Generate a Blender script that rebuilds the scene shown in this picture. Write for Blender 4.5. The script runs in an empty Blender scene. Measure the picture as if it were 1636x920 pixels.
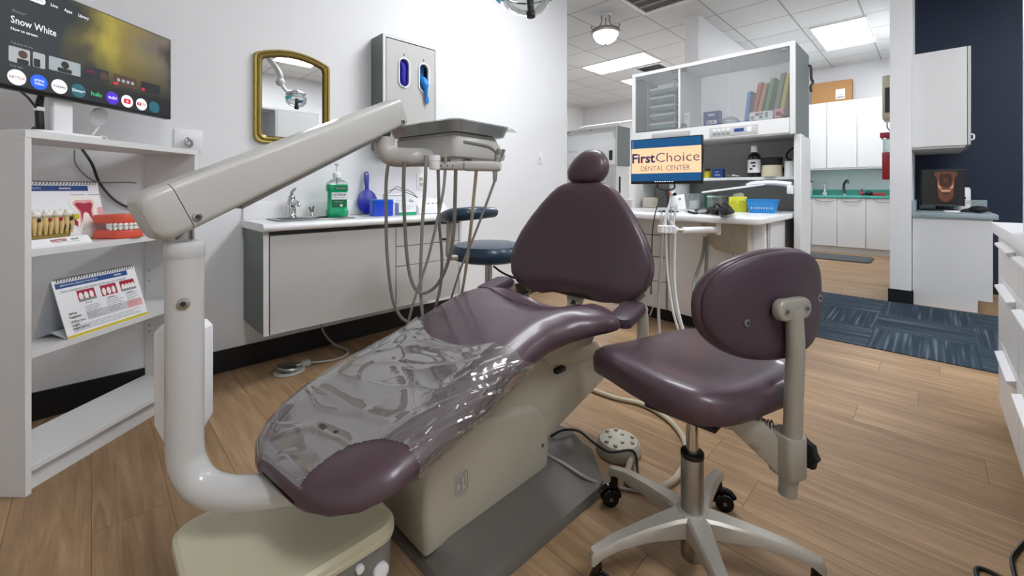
import bpy, bmesh, math, random
from mathutils import Matrix, Vector
random.seed(7)
S = bpy.context.scene
COL = S.collection
R = math.radians

# ------------------------------------------------------------------ camera, light, exposure
cam_data = bpy.data.cameras.new('camera')
cam_data.sensor_width = 36.0
cam_data.lens = 672.0 / 1636.0 * 36.0
cam_data.shift_y = -(460.0 - 303.0) / 1636.0
cam_data.clip_start = 0.02
cam = bpy.data.objects.new('camera', cam_data)
cam.location = (0, 0, 1.0)
cam.rotation_euler = (R(90), 0, R(-45))
COL.objects.link(cam)
S.camera = cam
S.view_settings.view_transform = 'Standard'
S.view_settings.look = 'None'
S.view_settings.gamma = 1.0
S.view_settings.use_curve_mapping = False
S.view_settings.exposure = 1.0
LAMP = 13.0           # strength of the ceiling light diffusers
world = bpy.data.worlds.new('world')
S.world = world
world.use_nodes = True
world.node_tree.nodes['Background'].inputs[0].default_value = (0.9, 0.95, 1.0, 1)
world.node_tree.nodes['Background'].inputs[1].default_value = 0.35

# ------------------------------------------------------------------ materials
def lin(h):
    h = h.lstrip('#')
    o = []
    for i in (0, 2, 4):
        c = int(h[i:i + 2], 16) / 255.0
        o.append(c / 12.92 if c <= 0.04045 else ((c + 0.055) / 1.055) ** 2.4)
    return (o[0], o[1], o[2], 1.0)

def mat(name, col, rough=0.5, metal=0.0, spec=0.5, coat=0.0, bump=0.0, bscale=200.0, emit=0.0, var=0.0, vscale=8.0):
    m = bpy.data.materials.new(name)
    m.use_nodes = True
    nt = m.node_tree
    b = nt.nodes['Principled BSDF']
    c = lin(col) if isinstance(col, str) else col
    b.inputs['Base Color'].default_value = c
    b.inputs['Roughness'].default_value = rough
    b.inputs['Metallic'].default_value = metal
    b.inputs['Specular IOR Level'].default_value = spec
    b.inputs['Coat Weight'].default_value = coat
    b.inputs['Coat Roughness'].default_value = 0.08
    if emit:
        b.inputs['Emission Color'].default_value = c
        b.inputs['Emission Strength'].default_value = emit
    if bump or var:
        tc = nt.nodes.new('ShaderNodeTexCoord')
    if bump:
        n = nt.nodes.new('ShaderNodeTexNoise')
        n.inputs['Scale'].default_value = bscale
        n.inputs['Detail'].default_value = 3
        bp = nt.nodes.new('ShaderNodeBump')
        bp.inputs['Strength'].default_value = bump
        bp.inputs['Distance'].default_value = 0.002
        nt.links.new(tc.outputs['Object'], n.inputs['Vector'])
        nt.links.new(n.outputs['Fac'], bp.inputs['Height'])
        nt.links.new(bp.outputs['Normal'], b.inputs['Normal'])
    if var:
        n2 = nt.nodes.new('ShaderNodeTexNoise')
        n2.inputs['Scale'].default_value = vscale
        n2.inputs['Detail'].default_value = 4
        mx = nt.nodes.new('ShaderNodeMix')
        mx.data_type = 'RGBA'
        mx.inputs[6].default_value = tuple(min(1, k * (1 - var)) for k in c[:3]) + (1,)
        mx.inputs[7].default_value = tuple(min(1, k * (1 + var)) for k in c[:3]) + (1,)
        nt.links.new(tc.outputs['Object'], n2.inputs['Vector'])
        nt.links.new(n2.outputs['Fac'], mx.inputs[0])
        nt.links.new(mx.outputs[2], b.inputs['Base Color'])
    return m

def clear_mat(name, col, alpha, rough=0.05, frost=0.0, frost_col='#FFFFFF', bump=0.0, bscale=20.0, facing=None, through=0.0):
    """thin clear sheet: mostly see-through, with a glossy reflection and an optional milky part"""
    m = bpy.data.materials.new(name)
    m.use_nodes = True
    nt = m.node_tree
    for n in list(nt.nodes):
        if n.type != 'OUTPUT_MATERIAL':
            nt.nodes.remove(n)
    out = [n for n in nt.nodes if n.type == 'OUTPUT_MATERIAL'][0]
    tr = nt.nodes.new('ShaderNodeBsdfTransparent')
    tr.inputs[0].default_value = lin(col)
    gl = nt.nodes.new('ShaderNodeBsdfGlossy')
    gl.inputs['Roughness'].default_value = rough
    df = nt.nodes.new('ShaderNodeBsdfDiffuse')
    df.inputs[0].default_value = lin(frost_col)
    m1 = nt.nodes.new('ShaderNodeMixShader')
    m2 = nt.nodes.new('ShaderNodeMixShader')
    fr = nt.nodes.new('ShaderNodeLayerWeight')
    fr.inputs['Blend'].default_value = 0.35
    mp = nt.nodes.new('ShaderNodeMapRange')
    mp.inputs['To Min'].default_value = 1 - alpha
    mp.inputs['To Max'].default_value = min(1.0, 1 - alpha + 0.5)
    nt.links.new(fr.outputs['Facing' if facing else 'Fresnel'], mp.inputs['Value'])
    if facing:
        fr.inputs['Blend'].default_value = .5
        mp.inputs['To Min'].default_value, mp.inputs['To Max'].default_value = facing
    nt.links.new(mp.outputs[0], m1.inputs[0])
    nt.links.new(tr.outputs[0], m1.inputs[1])
    nt.links.new(gl.outputs[0], m1.inputs[2])
    m2.inputs[0].default_value = frost
    nt.links.new(m1.outputs[0], m2.inputs[1])
    if through:
        tl = nt.nodes.new('ShaderNodeBsdfTranslucent')
        tl.inputs[0].default_value = lin(frost_col)
        m3 = nt.nodes.new('ShaderNodeMixShader')
        m3.inputs[0].default_value = through
        nt.links.new(df.outputs[0], m3.inputs[1])
        nt.links.new(tl.outputs[0], m3.inputs[2])
        nt.links.new(m3.outputs[0], m2.inputs[2])
    else:
        nt.links.new(df.outputs[0], m2.inputs[2])
    nt.links.new(m2.outputs[0], out.inputs['Surface'])
    if bump:
        tc = nt.nodes.new('ShaderNodeTexCoord')
        n = nt.nodes.new('ShaderNodeTexNoise')
        n.inputs['Scale'].default_value = bscale
        n.inputs['Detail'].default_value = 3
        n.inputs['Distortion'].default_value = 1.2
        bp = nt.nodes.new('ShaderNodeBump')
        bp.inputs['Strength'].default_value = bump
        bp.inputs['Distance'].default_value = 0.02
        nt.links.new(tc.outputs['Object'], n.inputs['Vector'])
        nt.links.new(n.outputs['Fac'], bp.inputs['Height'])
        nt.links.new(bp.outputs['Normal'], gl.inputs['Normal'])
    return m

def glow(name, col, strength):
    m = bpy.data.materials.new(name)
    m.use_nodes = True
    nt = m.node_tree
    b = nt.nodes['Principled BSDF']
    c = lin(col)
    b.inputs['Base Color'].default_value = (c[0] * .1, c[1] * .1, c[2] * .1, 1)
    b.inputs['Roughness'].default_value = 0.35
    b.inputs['Emission Color'].default_value = c
    b.inputs['Emission Strength'].default_value = strength
    return m

def wood_floor():
    m = bpy.data.materials.new('wood_plank_floor')
    m.use_nodes = True
    nt = m.node_tree
    L = nt.links.new
    b = nt.nodes['Principled BSDF']
    g = nt.nodes.new('ShaderNodeNewGeometry')
    sp = nt.nodes.new('ShaderNodeSeparateXYZ')
    L(g.outputs['Position'], sp.inputs[0])
    cb = nt.nodes.new('ShaderNodeCombineXYZ')      # planks run along y
    dv = nt.nodes.new('ShaderNodeMath')
    dv.operation = 'DIVIDE'
    dv.inputs[1].default_value = 0.18
    L(sp.outputs['X'], dv.inputs[0])
    fl = nt.nodes.new('ShaderNodeMath')
    fl.operation = 'FLOOR'
    L(dv.outputs[0], fl.inputs[0])
    wn = nt.nodes.new('ShaderNodeTexWhiteNoise')
    wn.noise_dimensions = '1D'
    L(fl.outputs[0], wn.inputs['W'])
    sh = nt.nodes.new('ShaderNodeMath')
    sh.operation = 'MULTIPLY_ADD'
    sh.inputs[1].default_value = 1.22
    L(wn.outputs['Value'], sh.inputs[0])
    L(sp.outputs['Y'], sh.inputs[2])
    L(sh.outputs[0], cb.inputs['X'])
    L(sp.outputs['X'], cb.inputs['Y'])
    br = nt.nodes.new('ShaderNodeTexBrick')
    br.offset = 0.0
    br.inputs['Scale'].default_value = 1.0
    br.inputs['Mortar Size'].default_value = 0.0012
    br.inputs['Mortar Smooth'].default_value = 0.0
    br.inputs['Bias'].default_value = 0.0
    br.inputs['Brick Width'].default_value = 1.22
    br.inputs['Row Height'].default_value = 0.18
    br.inputs['Color1'].default_value = (0, 0, 0, 1)
    br.inputs['Color2'].default_value = (1, 1, 1, 1)
    br.inputs['Mortar'].default_value = (0.5, 0.5, 0.5, 1)
    L(cb.outputs[0], br.inputs['Vector'])
    # long grain
    mp = nt.nodes.new('ShaderNodeMapping')
    mp.inputs['Scale'].default_value = (1.6, 22.0, 1.0)
    L(cb.outputs[0], mp.inputs['Vector'])
    ad = nt.nodes.new('ShaderNodeVectorMath')
    ad.operation = 'ADD'
    ml = nt.nodes.new('ShaderNodeVectorMath')
    ml.operation = 'SCALE'
    ml.inputs['Scale'].default_value = 17.0
    L(br.outputs['Color'], ml.inputs[0])
    L(mp.outputs[0], ad.inputs[0])
    L(ml.outputs[0], ad.inputs[1])
    n1 = nt.nodes.new('ShaderNodeTexNoise')
    n1.inputs['Scale'].default_value = 1.3
    n1.inputs['Detail'].default_value = 7
    n1.inputs['Roughness'].default_value = 0.62
    n1.inputs['Distortion'].default_value = 0.9
    L(ad.outputs[0], n1.inputs['Vector'])
    mp2 = nt.nodes.new('ShaderNodeMapping')
    mp2.inputs['Scale'].default_value = (6.0, 130.0, 1.0)
    L(cb.outputs[0], mp2.inputs['Vector'])
    n2 = nt.nodes.new('ShaderNodeTexNoise')
    n2.inputs['Scale'].default_value = 1.0
    n2.inputs['Detail'].default_value = 4
    L(mp2.outputs[0], n2.inputs['Vector'])
    cr = nt.nodes.new('ShaderNodeValToRGB')
    cr.color_ramp.elements[0].position = 0.28
    cr.color_ramp.elements[0].color = lin('#84694D')
    cr.color_ramp.elements[1].position = 0.72
    cr.color_ramp.elements[1].color = lin('#B19371')
    e = cr.color_ramp.elements.new(0.5)
    e.color = lin('#9A7D5D')
    # plank tone + grain + fine streaks
    a1 = nt.nodes.new('ShaderNodeMath')
    a1.operation = 'MULTIPLY_ADD'
    a1.inputs[1].default_value = 0.16
    a1.inputs[2].default_value = -0.08
    L(br.outputs['Color'], a1.inputs[0])
    a2 = nt.nodes.new('ShaderNodeMath')
    a2.operation = 'ADD'
    L(a1.outputs[0], a2.inputs[0])
    L(n1.outputs['Fac'], a2.inputs[1])
    a3 = nt.nodes.new('ShaderNodeMath')
    a3.operation = 'MULTIPLY_ADD'
    a3.inputs[1].default_value = 0.14
    L(n2.outputs['Fac'], a3.inputs[0])
    a4 = nt.nodes.new('ShaderNodeMath')
    a4.operation = 'SUBTRACT'
    a4.inputs[1].default_value = 0.07
    L(a2.outputs[0], a3.inputs[2])
    L(a3.outputs[0], a4.inputs[0])
    L(a4.outputs[0], cr.inputs['Fac'])
    mx = nt.nodes.new('ShaderNodeMix')
    mx.data_type = 'RGBA'
    L(br.outputs['Fac'], mx.inputs[0])
    L(cr.outputs[0], mx.inputs[6])
    mx.inputs[7].default_value = lin('#705842')
    L(mx.outputs[2], b.inputs['Base Color'])
    b.inputs['Roughness'].default_value = 0.5
    b.inputs['Specular IOR Level'].default_value = 0.3
    bp = nt.nodes.new('ShaderNodeBump')
    bp.inputs['Strength'].default_value = 0.12
    bp.inputs['Distance'].default_value = 0.002
    L(n2.outputs['Fac'], bp.inputs['Height'])
    L(bp.outputs['Normal'], b.inputs['Normal'])
    return m

def ceiling_mat():
    m = bpy.data.materials.new('ceiling_tiles')
    m.use_nodes = True
    nt = m.node_tree
    L = nt.links.new
    b = nt.nodes['Principled BSDF']
    g = nt.nodes.new('ShaderNodeNewGeometry')
    sb = nt.nodes.new('ShaderNodeVectorMath')
    sb.operation = 'SUBTRACT'
    sb.inputs[1].default_value = (4.68, 2.46, 0)
    L(g.outputs['Position'], sb.inputs[0])
    br = nt.nodes.new('ShaderNodeTexBrick')
    br.offset = 0.0
    br.inputs['Scale'].default_value = 1.0
    br.inputs['Mortar Size'].default_value = 0.009
    br.inputs['Mortar Smooth'].default_value = 0.1
    br.inputs['Brick Width'].default_value = 0.625
    br.inputs['Row Height'].default_value = 0.625
    br.inputs['Color1'].default_value = lin('#DDDEDD')
    br.inputs['Color2'].default_value = lin('#E4E5E4')
    br.inputs['Mortar'].default_value = lin('#A9ABAA')
    L(sb.outputs[0], br.inputs['Vector'])
    L(br.outputs['Color'], b.inputs['Base Color'])
    b.inputs['Roughness'].default_value = 0.9
    n = nt.nodes.new('ShaderNodeTexNoise')
    n.inputs['Scale'].default_value = 90
    L(g.outputs['Position'], n.inputs['Vector'])
    bp = nt.nodes.new('ShaderNodeBump')
    bp.inputs['Strength'].default_value = 0.15
    bp.inputs['Distance'].default_value = 0.003
    L(n.outputs['Fac'], bp.inputs['Height'])
    L(bp.outputs['Normal'], b.inputs['Normal'])
    return m

def carpet_mat():
    m = bpy.data.materials.new('blue_carpet_tiles')
    m.use_nodes = True
    nt = m.node_tree
    L = nt.links.new
    b = nt.nodes['Principled BSDF']
    g = nt.nodes.new('ShaderNodeNewGeometry')
    sb = nt.nodes.new('ShaderNodeVectorMath')
    sb.operation = 'SUBTRACT'
    sb.inputs[1].default_value = (3.48, -0.2, 0)
    L(g.outputs['Position'], sb.inputs[0])
    ck = nt.nodes.new('ShaderNodeTexChecker')
    ck.inputs['Scale'].default_value = 2.0
    ck.inputs['Color1'].default_value = (1, 1, 1, 1)
    ck.inputs['Color2'].default_value = (0, 0, 0, 1)
    L(sb.outputs[0], ck.inputs['Vector'])
    def stripes(scale, loc):
        mp = nt.nodes.new('ShaderNodeMapping')
        mp.inputs['Scale'].default_value = scale
        mp.inputs['Location'].default_value = loc
        L(sb.outputs[0], mp.inputs['Vector'])
        n = nt.nodes.new('ShaderNodeTexNoise')
        n.inputs['Scale'].default_value = 1.0
        n.inputs['Detail'].default_value = 1.0
        L(mp.outputs[0], n.inputs['Vector'])
        return n
    s1 = stripes((1.2, 42, 1), (0, 0, 0))
    s2 = stripes((42, 1.2, 1), (3, 7, 0))
    mx = nt.nodes.new('ShaderNodeMix')
    mx.data_type = 'FLOAT'
    L(ck.outputs['Fac'], mx.inputs[0])
    L(s1.outputs['Fac'], mx.inputs[2])
    L(s2.outputs['Fac'], mx.inputs[3])
    cr = nt.nodes.new('ShaderNodeValToRGB')
    cr.color_ramp.elements[0].position = 0.44
    cr.color_ramp.elements[0].color = lin('#303B46')
    cr.color_ramp.elements[1].position = 0.68
    cr.color_ramp.elements[1].color = lin('#5C6870')
    e = cr.color_ramp.elements.new(0.56)
    e.color = lin('#3A4651')
    L(mx.outputs[0], cr.inputs['Fac'])
    L(cr.outputs[0], b.inputs['Base Color'])
    b.inputs['Roughness'].default_value = 0.95
    b.inputs['Specular IOR Level'].default_value = 0.1
    n = nt.nodes.new('ShaderNodeTexNoise')
    n.inputs['Scale'].default_value = 400
    L(g.outputs['Position'], n.inputs['Vector'])
    bp = nt.nodes.new('ShaderNodeBump')
    bp.inputs['Strength'].default_value = 0.4
    bp.inputs['Distance'].default_value = 0.003
    L(n.outputs['Fac'], bp.inputs['Height'])
    L(bp.outputs['Normal'], b.inputs['Normal'])
    return m

M = {}
M['wall'] = mat('white_wall_paint', '#EAEBEC', .7, bump=.05, bscale=300)
M['trim_black'] = mat('black_vinyl_base', '#0B0B0C', .55)
M['floor'] = wood_floor()
M['ceil'] = ceiling_mat()
M['carpet'] = carpet_mat()
M['navy'] = mat('navy_wall_paint', '#0C2038', .6, bump=.05, bscale=300)
M['white'] = mat('white_laminate', '#DADBDA', .35, bump=.02, bscale=60)
M['white_pl'] = mat('white_plastic', '#ECEDEE', .3)
M['grey_lam'] = mat('pale_grey_laminate', '#BFBFBB', .42)
M['dark_lam'] = mat('charcoal_grey_laminate', '#6A7372', .5)
M['mid_grey'] = mat('mid_grey_laminate', '#B3B3B0', .55)
M['counter'] = mat('white_solid_counter', '#EDEEEE', .28)
M['greige'] = mat('pale_greige_enamel', '#BDBCB7', .3, coat=.15)
M['greige_w'] = mat('greyish_white_enamel', '#C4C4C1', .25, coat=.3)
M['beige'] = mat('beige_plastic', '#B4AF9E', .38)
M['cream'] = mat('cream_plastic', '#CFC9AC', .35)
M['stone_grey'] = mat('textured_grey_plastic', '#7D7C77', .5, bump=.2, bscale=500)
M['dk_plate'] = mat('dark_textured_grey', '#67645D', .4, bump=.15, bscale=600)
M['vinyl'] = mat('burgundy_vinyl', '#4B3840', .38, spec=.5, coat=.2, bump=.06, bscale=900)
M['vinyl_d'] = mat('burgundy_vinyl_matt', '#463540', .5, bump=.08, bscale=900)
M['blue_vinyl'] = mat('petrol_blue_vinyl', '#0F2F45', .35, coat=.2)
M['chrome'] = mat('chrome', '#D5D5D5', .08, metal=1)
M['sink_steel'] = mat('sink_steel', '#A0A1A1', .35, metal=.8)
M['steel'] = mat('brushed_steel', '#A8A8A6', .3, metal=1)
M['alu'] = mat('cast_aluminium', '#B7B3A8', .42, metal=.45)
M['alu_p'] = mat('painted_aluminium', '#A8A498', .45, metal=.25)
M['black'] = mat('black_plastic', '#0C0C0D', .35)
M['black_m'] = mat('black_matt', '#131314', .7)
M['black_gl'] = mat('black_gloss', '#070708', .12)
M['dark_grey'] = mat('dark_grey_plastic', '#3A3C3E', .5)
M['hose'] = mat('grey_tubing', '#A3A29C', .4)
M['hose_d'] = mat('dark_grey_tubing', '#84837D', .4)
M['hose_b'] = mat('beige_tubing', '#B8AE97', .45)
M['hose_w'] = mat('white_tubing', '#DEDDD8', .4)
M['gold'] = mat('antique_gold', '#A18F49', .38, metal=.55, var=.25, vscale=30)
M['gold_d'] = mat('dark_gold', '#6E5A2C', .45, metal=.5)
M['mirror'] = mat('mirror_glass', '#F2F4F4', .01, metal=1)
M['glass'] = clear_mat('clear_glass', '#F4F8F7', .93, .03)
M['frost'] = clear_mat('frosted_door', '#FAFBFB', .97, .15, frost=.16, frost_col='#F4F6F6', through=.5)
M['film'] = clear_mat('clear_plastic_film', '#EFEDEB', .80, .08, frost=.07, frost_col='#E6E4E0', bump=.06, bscale=5, facing=(.02, .68))
M['clear_pl'] = clear_mat('clear_plastic', '#E8F0F0', .88, .1, frost=.12)
M['green_liq'] = mat('green_mouthwash', '#0FA56E', .12, spec=.6, coat=.3)
M['green_dk'] = mat('dark_green_label', '#0B6B3B', .4)
M['blue'] = mat('bright_blue_plastic', '#1648C8', .3)
M['blue_dk'] = mat('royal_blue_plastic', '#151F96', .3)
M['sky'] = mat('sky_blue_plastic', '#1B86CE', .3)
M['glove_blue'] = mat('blue_nitrile', '#1A86DE', .45)
M['glove_ind'] = mat('indigo_nitrile', '#2A1FB0', .45)
M['cyan'] = mat('cyan_plastic', '#5DC7D8', .3)
M['red'] = mat('red_plastic', '#A3222C', .4)
M['coral'] = mat('coral_gum_resin', '#E9614A', .28)
M['tooth'] = mat('tooth_enamel', '#F2EFE6', .25)
M['root'] = mat('tooth_root', '#D9BE82', .4)
M['bone'] = mat('bone_resin', '#9A8442', .5, var=.35, vscale=120)
M['dark_red'] = mat('crimson_print', '#A82440', .5)
M['pink'] = mat('pink_print', '#E5A9A8', .5)
M['paper'] = mat('white_paper', '#EDEEF0', .6)
M['print_blue'] = mat('blue_print', '#1E4685', .5)
M['print_grey'] = mat('grey_print', '#8E9194', .6)
M['print_lt'] = mat('pale_grey_print', '#C9CCCF', .6)
M['print_dk'] = mat('dark_print', '#26282C', .6)
M['yellow'] = mat('yellow_print', '#CDBB2B', .5)
M['lime'] = mat('lime_yellow', '#C9CF3A', .4)
M['teal'] = mat('teal_laminate', '#4FA79A', .35)
M['speck'] = mat('blue_grey_speckled_laminate', '#93A3A6', .4, var=.15, vscale=400)
M['card'] = mat('cardboard', '#A57B4C', .8, bump=.05, bscale=120, var=.08, vscale=20)
M['mat_grey'] = mat('grey_rubber_mat', '#4E5254', .8)
M['amber'] = mat('dark_brown_glass', '#170F0C', .12)
M['green_plastic'] = mat('green_plastic', '#1E6B4C', .35)
M['tray_grey'] = mat('grey_instrument_tray', '#8D9491', .3, metal=.4)
M['sea'] = mat('grey_green_tray', '#6B8F86', .35)
M['fold_blue'] = mat('blue_folder', '#3F8FD8', .5)
M['fold_red'] = mat('salmon_folder', '#D2604E', .5)
M['fold_green'] = mat('green_folder', '#2F8F5C', .5)
M['fold_yel'] = mat('yellow_folder', '#DCCB20', .5)
M['fold_dk'] = mat('slate_folder', '#6F8A6A', .5)
M['fold_tan'] = mat('tan_folder', '#C08A5C', .5)
M['fold_wh'] = mat('white_folder', '#E4E4EA', .5)

# ------------------------------------------------------------------ mesh builder
WM = {}            # world matrix of every parent object
I4 = Matrix.Identity(4)

class MB:
    """collects geometry; build() links it as ONE mesh object"""
    def __init__(s, m=None, local=None):
        s.v, s.f, s.fm = [], [], []
        s.mats = [m] if m else []
        s.cur = 0
        s.M = WM[local] if local is not None else I4
    def m(s, mt):
        if mt not in s.mats:
            s.mats.append(mt)
        s.cur = s.mats.index(mt)
        return s
    def add(s, vs, fs):
        o = len(s.v)
        for p in vs:
            s.v.append(s.M @ Vector(p))
        for f in fs:
            s.f.append([o + i for i in f])
            s.fm.append(s.cur)
        return s
    def add_bm(s, bm):
        bm.verts.index_update()
        s.add([v.co.copy() for v in bm.verts], [[v.index for v in f.verts] for f in bm.faces])
        bm.free()
        return s
    def box(s, lo, hi, bev=0.0, seg=2, T=None):
        bm = bmesh.new()
        bmesh.ops.create_cube(bm, size=1.0)
        lo, hi = Vector(lo), Vector(hi)
        c, d = (lo + hi) / 2, hi - lo
        for v in bm.verts:
            v.co = Vector((c[i] + v.co[i] * d[i] for i in range(3)))
        if bev:
            bmesh.ops.bevel(bm, geom=bm.edges[:], offset=min(bev, abs(min(d)) * .49), segments=seg, profile=.5, affect='EDGES')
        if T is not None:
            bmesh.ops.transform(bm, matrix=T, verts=bm.verts[:])
        return s.add_bm(bm)
    def cbox(s, c, d, bev=0.0, seg=2, rot=None):
        """box of size d about c; rot = (rx, ry, rz)"""
        T = Matrix.Translation(Vector(c))
        if rot:
            from mathutils import Euler
            T = T @ Euler(rot).to_matrix().to_4x4()
        h = Vector(d) / 2
        return s.box(-h, h, bev, seg, T)
    def prism(s, pts, vec, bev=0.0, seg=2):
        """closed planar polygon of 3-D points pushed along vec"""
        bm = bmesh.new()
        a = [bm.verts.new(Vector(p)) for p in pts]
        f = bm.faces.new(a)
        r = bmesh.ops.extrude_face_region(bm, geom=[f])
        nv = [e for e in r['geom'] if isinstance(e, bmesh.types.BMVert)]
        bmesh.ops.translate(bm, verts=nv, vec=Vector(vec))
        bmesh.ops.recalc_face_normals(bm, faces=bm.faces[:])
        if bev:
            av = set(a)
            ed = [e for e in bm.edges if (e.verts[0] in av) == (e.verts[1] in av)]
            bmesh.ops.bevel(bm, geom=ed, offset=bev, segments=seg, profile=.5, affect='EDGES')
        return s.add_bm(bm)
    def ring(s, rings, caps=True, closed=True):
        """skin a list of equal-length rings"""
        n = len(rings[0])
        vs = [p for r in rings for p in r]
        fs = []
        for i in range(len(rings) - 1):
            for j in range(n if closed else n - 1):
                k = (j + 1) % n
                fs.append([i * n + j, i * n + k, (i + 1) * n + k, (i + 1) * n + j])
        if caps and closed:
            fs.append(list(range(n))[::-1])
            fs.append([(len(rings) - 1) * n + j for j in range(n)])
        return s.add(vs, fs)
    def cyl(s, p0, p1, r0, r1=None, seg=24, bev=0.0):
        p0, p1 = Vector(p0), Vector(p1)
        r1 = r0 if r1 is None else r1
        d = (p1 - p0)
        L = d.length
        d.normalize()
        x = d.orthogonal().normalized()
        y = d.cross(x)
        prof = [(0, r0), (L, r1)]
        if bev:
            prof = [(0, r0 - bev), (bev * .3, r0 - bev * .3), (bev, r0), (L - bev, r1), (L - bev * .3, r1 - bev * .3), (L, r1 - bev)]
        rings = []
        for h, r in prof:
            c = p0 + d * h
            rings.append([c + (x * math.cos(2 * math.pi * k / seg) + y * math.sin(2 * math.pi * k / seg)) * r for k in range(seg)])
        return s.ring(rings)
    def lathe(s, c, prof, seg=32, axis=(0, 0, 1), sx=1.0, sy=1.0):
        c = Vector(c)
        d = Vector(axis).normalized()
        x = Vector((1, 0, 0)) if abs(d.z) > .99 else d.orthogonal().normalized()
        y = d.cross(x)
        rings = []
        for r, h in prof:
            rings.append([c + d * h + x * (math.cos(2 * math.pi * k / seg) * r * sx) + y * (math.sin(2 * math.pi * k / seg) * r * sy) for k in range(seg)])
        return s.ring(rings)
    def tube(s, pts, r, seg=10, smooth=6, closed=False):
        P = [Vector(p) for p in pts]
        rr = list(r) if isinstance(r, (list, tuple)) else [r] * len(P)
        if smooth and len(P) > 2:
            Q, q = [], []
            n = len(P)
            for i in range(n if closed else n - 1):
                if closed:
                    a, b, c, d = P[(i - 1) % n], P[i], P[(i + 1) % n], P[(i + 2) % n]
                else:
                    a, b, c, d = P[max(i - 1, 0)], P[i], P[i + 1], P[min(i + 2, n - 1)]
                for k in range(smooth):
                    t = k / smooth
                    Q.append(.5 * ((2 * b) + (c - a) * t + (2 * a - 5 * b + 4 * c - d) * t * t + (3 * b - a - 3 * c + d) * t ** 3))
                    q.append(rr[i] * (1 - t) + rr[(i + 1) % n] * t)
            if not closed:
                Q.append(P[-1])
                q.append(rr[-1])
            P, rr = Q, q
        n = len(P)
        nrm = None
        rings = []
        for i in range(n):
            if closed:
                t = (P[(i + 1) % n] - P[(i - 1) % n]).normalized()
            else:
                t = (P[min(i + 1, n - 1)] - P[max(i - 1, 0)]).normalized()
            if nrm is None:
                nrm = t.orthogonal().normalized()
            else:
                nrm = (nrm - t * nrm.dot(t))
                nrm = nrm.normalized() if nrm.length > 1e-6 else t.orthogonal().normalized()
            b = t.cross(nrm)
            rings.append([P[i] + (nrm * math.cos(2 * math.pi * k / seg) + b * math.sin(2 * math.pi * k / seg)) * rr[i] for k in range(seg)])
        if closed:
            rings.append(rings[0])
        return s.ring(rings, caps=not closed)
    def ball(s, c, r, seg=20, rings=12):
        c = Vector(c)
        r = Vector((r, r, r)) if not hasattr(r, '__len__') else Vector(r)
        bm = bmesh.new()
        bmesh.ops.create_uvsphere(bm, u_segments=seg, v_segments=rings, radius=1.0)
        for v in bm.verts:
            v.co = Vector((c[i] + v.co[i] * r[i] for i in range(3)))
        return s.add_bm(bm)
    def quad(s, a, b, c, d):
        return s.add([a, b, c, d], [[0, 1, 2, 3]])
    def text(s, body, o, xd, yd, h, align='LEFT', bold=0.0, width=None, lift=.0006):
        """flat lettering of cap height about h, baseline at o, running along xd"""
        cu = bpy.data.curves.new('lettering', 'FONT')
        cu.body = body
        cu.size = 1.0
        cu.offset = bold
        cu.align_x = align
        cu.resolution_u = 2
        ob = bpy.data.objects.new('lettering', cu)
        COL.objects.link(ob)
        dg = bpy.context.evaluated_depsgraph_get()
        me = bpy.data.meshes.new_from_object(ob.evaluated_get(dg))
        xd, yd = Vector(xd).normalized(), Vector(yd).normalized()
        n = xd.cross(yd)
        k = h / 0.72
        kx = k
        xs = [v.co.x for v in me.vertices]
        if width and xs:
            kx = width / max(1e-6, max(xs) - min(xs))
            if align == 'LEFT':
                o = Vector(o) - xd * (min(xs) * kx)
        o = Vector(o)
        vs = [o + xd * (v.co.x * kx) + yd * (v.co.y * k) + n * lift for v in me.vertices]
        s.add(vs, [list(p.vertices) for p in me.polygons])
        bpy.data.objects.remove(ob)
        bpy.data.meshes.remove(me)
        bpy.data.curves.remove(cu)
        return s
    def build(s, name, parent=None, sharp=38, origin=None):
        me = bpy.data.meshes.new(name)
        if parent is not None:
            inv = WM[parent].inverted()
        else:
            if origin is None:
                xs = [p.x for p in s.v]
                ys = [p.y for p in s.v]
                origin = ((min(xs) + max(xs)) / 2, (min(ys) + max(ys)) / 2, min(p.z for p in s.v))
            inv = Matrix.Translation(Vector(origin)).inverted()
        me.from_pydata([tuple(inv @ p) for p in s.v], [], s.f)
        for mt in s.mats:
            me.materials.append(mt)
        for p, k in zip(me.polygons, s.fm):
            p.material_index = k
        bm = bmesh.new()
        bm.from_mesh(me)
        bmesh.ops.recalc_face_normals(bm, faces=bm.faces[:])
        bm.to_mesh(me)
        bm.free()
        me.polygons.foreach_set('use_smooth', [True] * len(me.polygons))
        me.update()
        me.set_sharp_from_angle(angle=R(sharp))
        ob = bpy.data.objects.new(name, me)
        COL.objects.link(ob)
        if parent is not None:
            ob.parent = parent
            WM[ob] = WM[parent].copy()
        else:
            ob.location = origin
            WM[ob] = Matrix.Translation(Vector(origin))
        return ob

def tag(o, label, cat, group=None, kind=None):
    o['label'] = label
    o['category'] = cat
    if group:
        o['group'] = group
    if kind:
        o['kind'] = kind
    return o

def thing(name, label, cat, loc=(0, 0, 0), rz=0.0, group=None):
    o = bpy.data.objects.new(name, None)
    o.empty_display_size = .1
    COL.objects.link(o)
    o.location = loc
    o.rotation_euler = (0, 0, rz)
    WM[o] = Matrix.Translation(Vector(loc)) @ Matrix.Rotation(rz, 4, 'Z')
    return tag(o, label, cat, group)

def struct(mb, name, parent=None):
    o = mb.build(name, parent, origin=(0, 0, 0) if parent is None else None)
    if parent is None:
        o['kind'] = 'structure'
    return o

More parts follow.
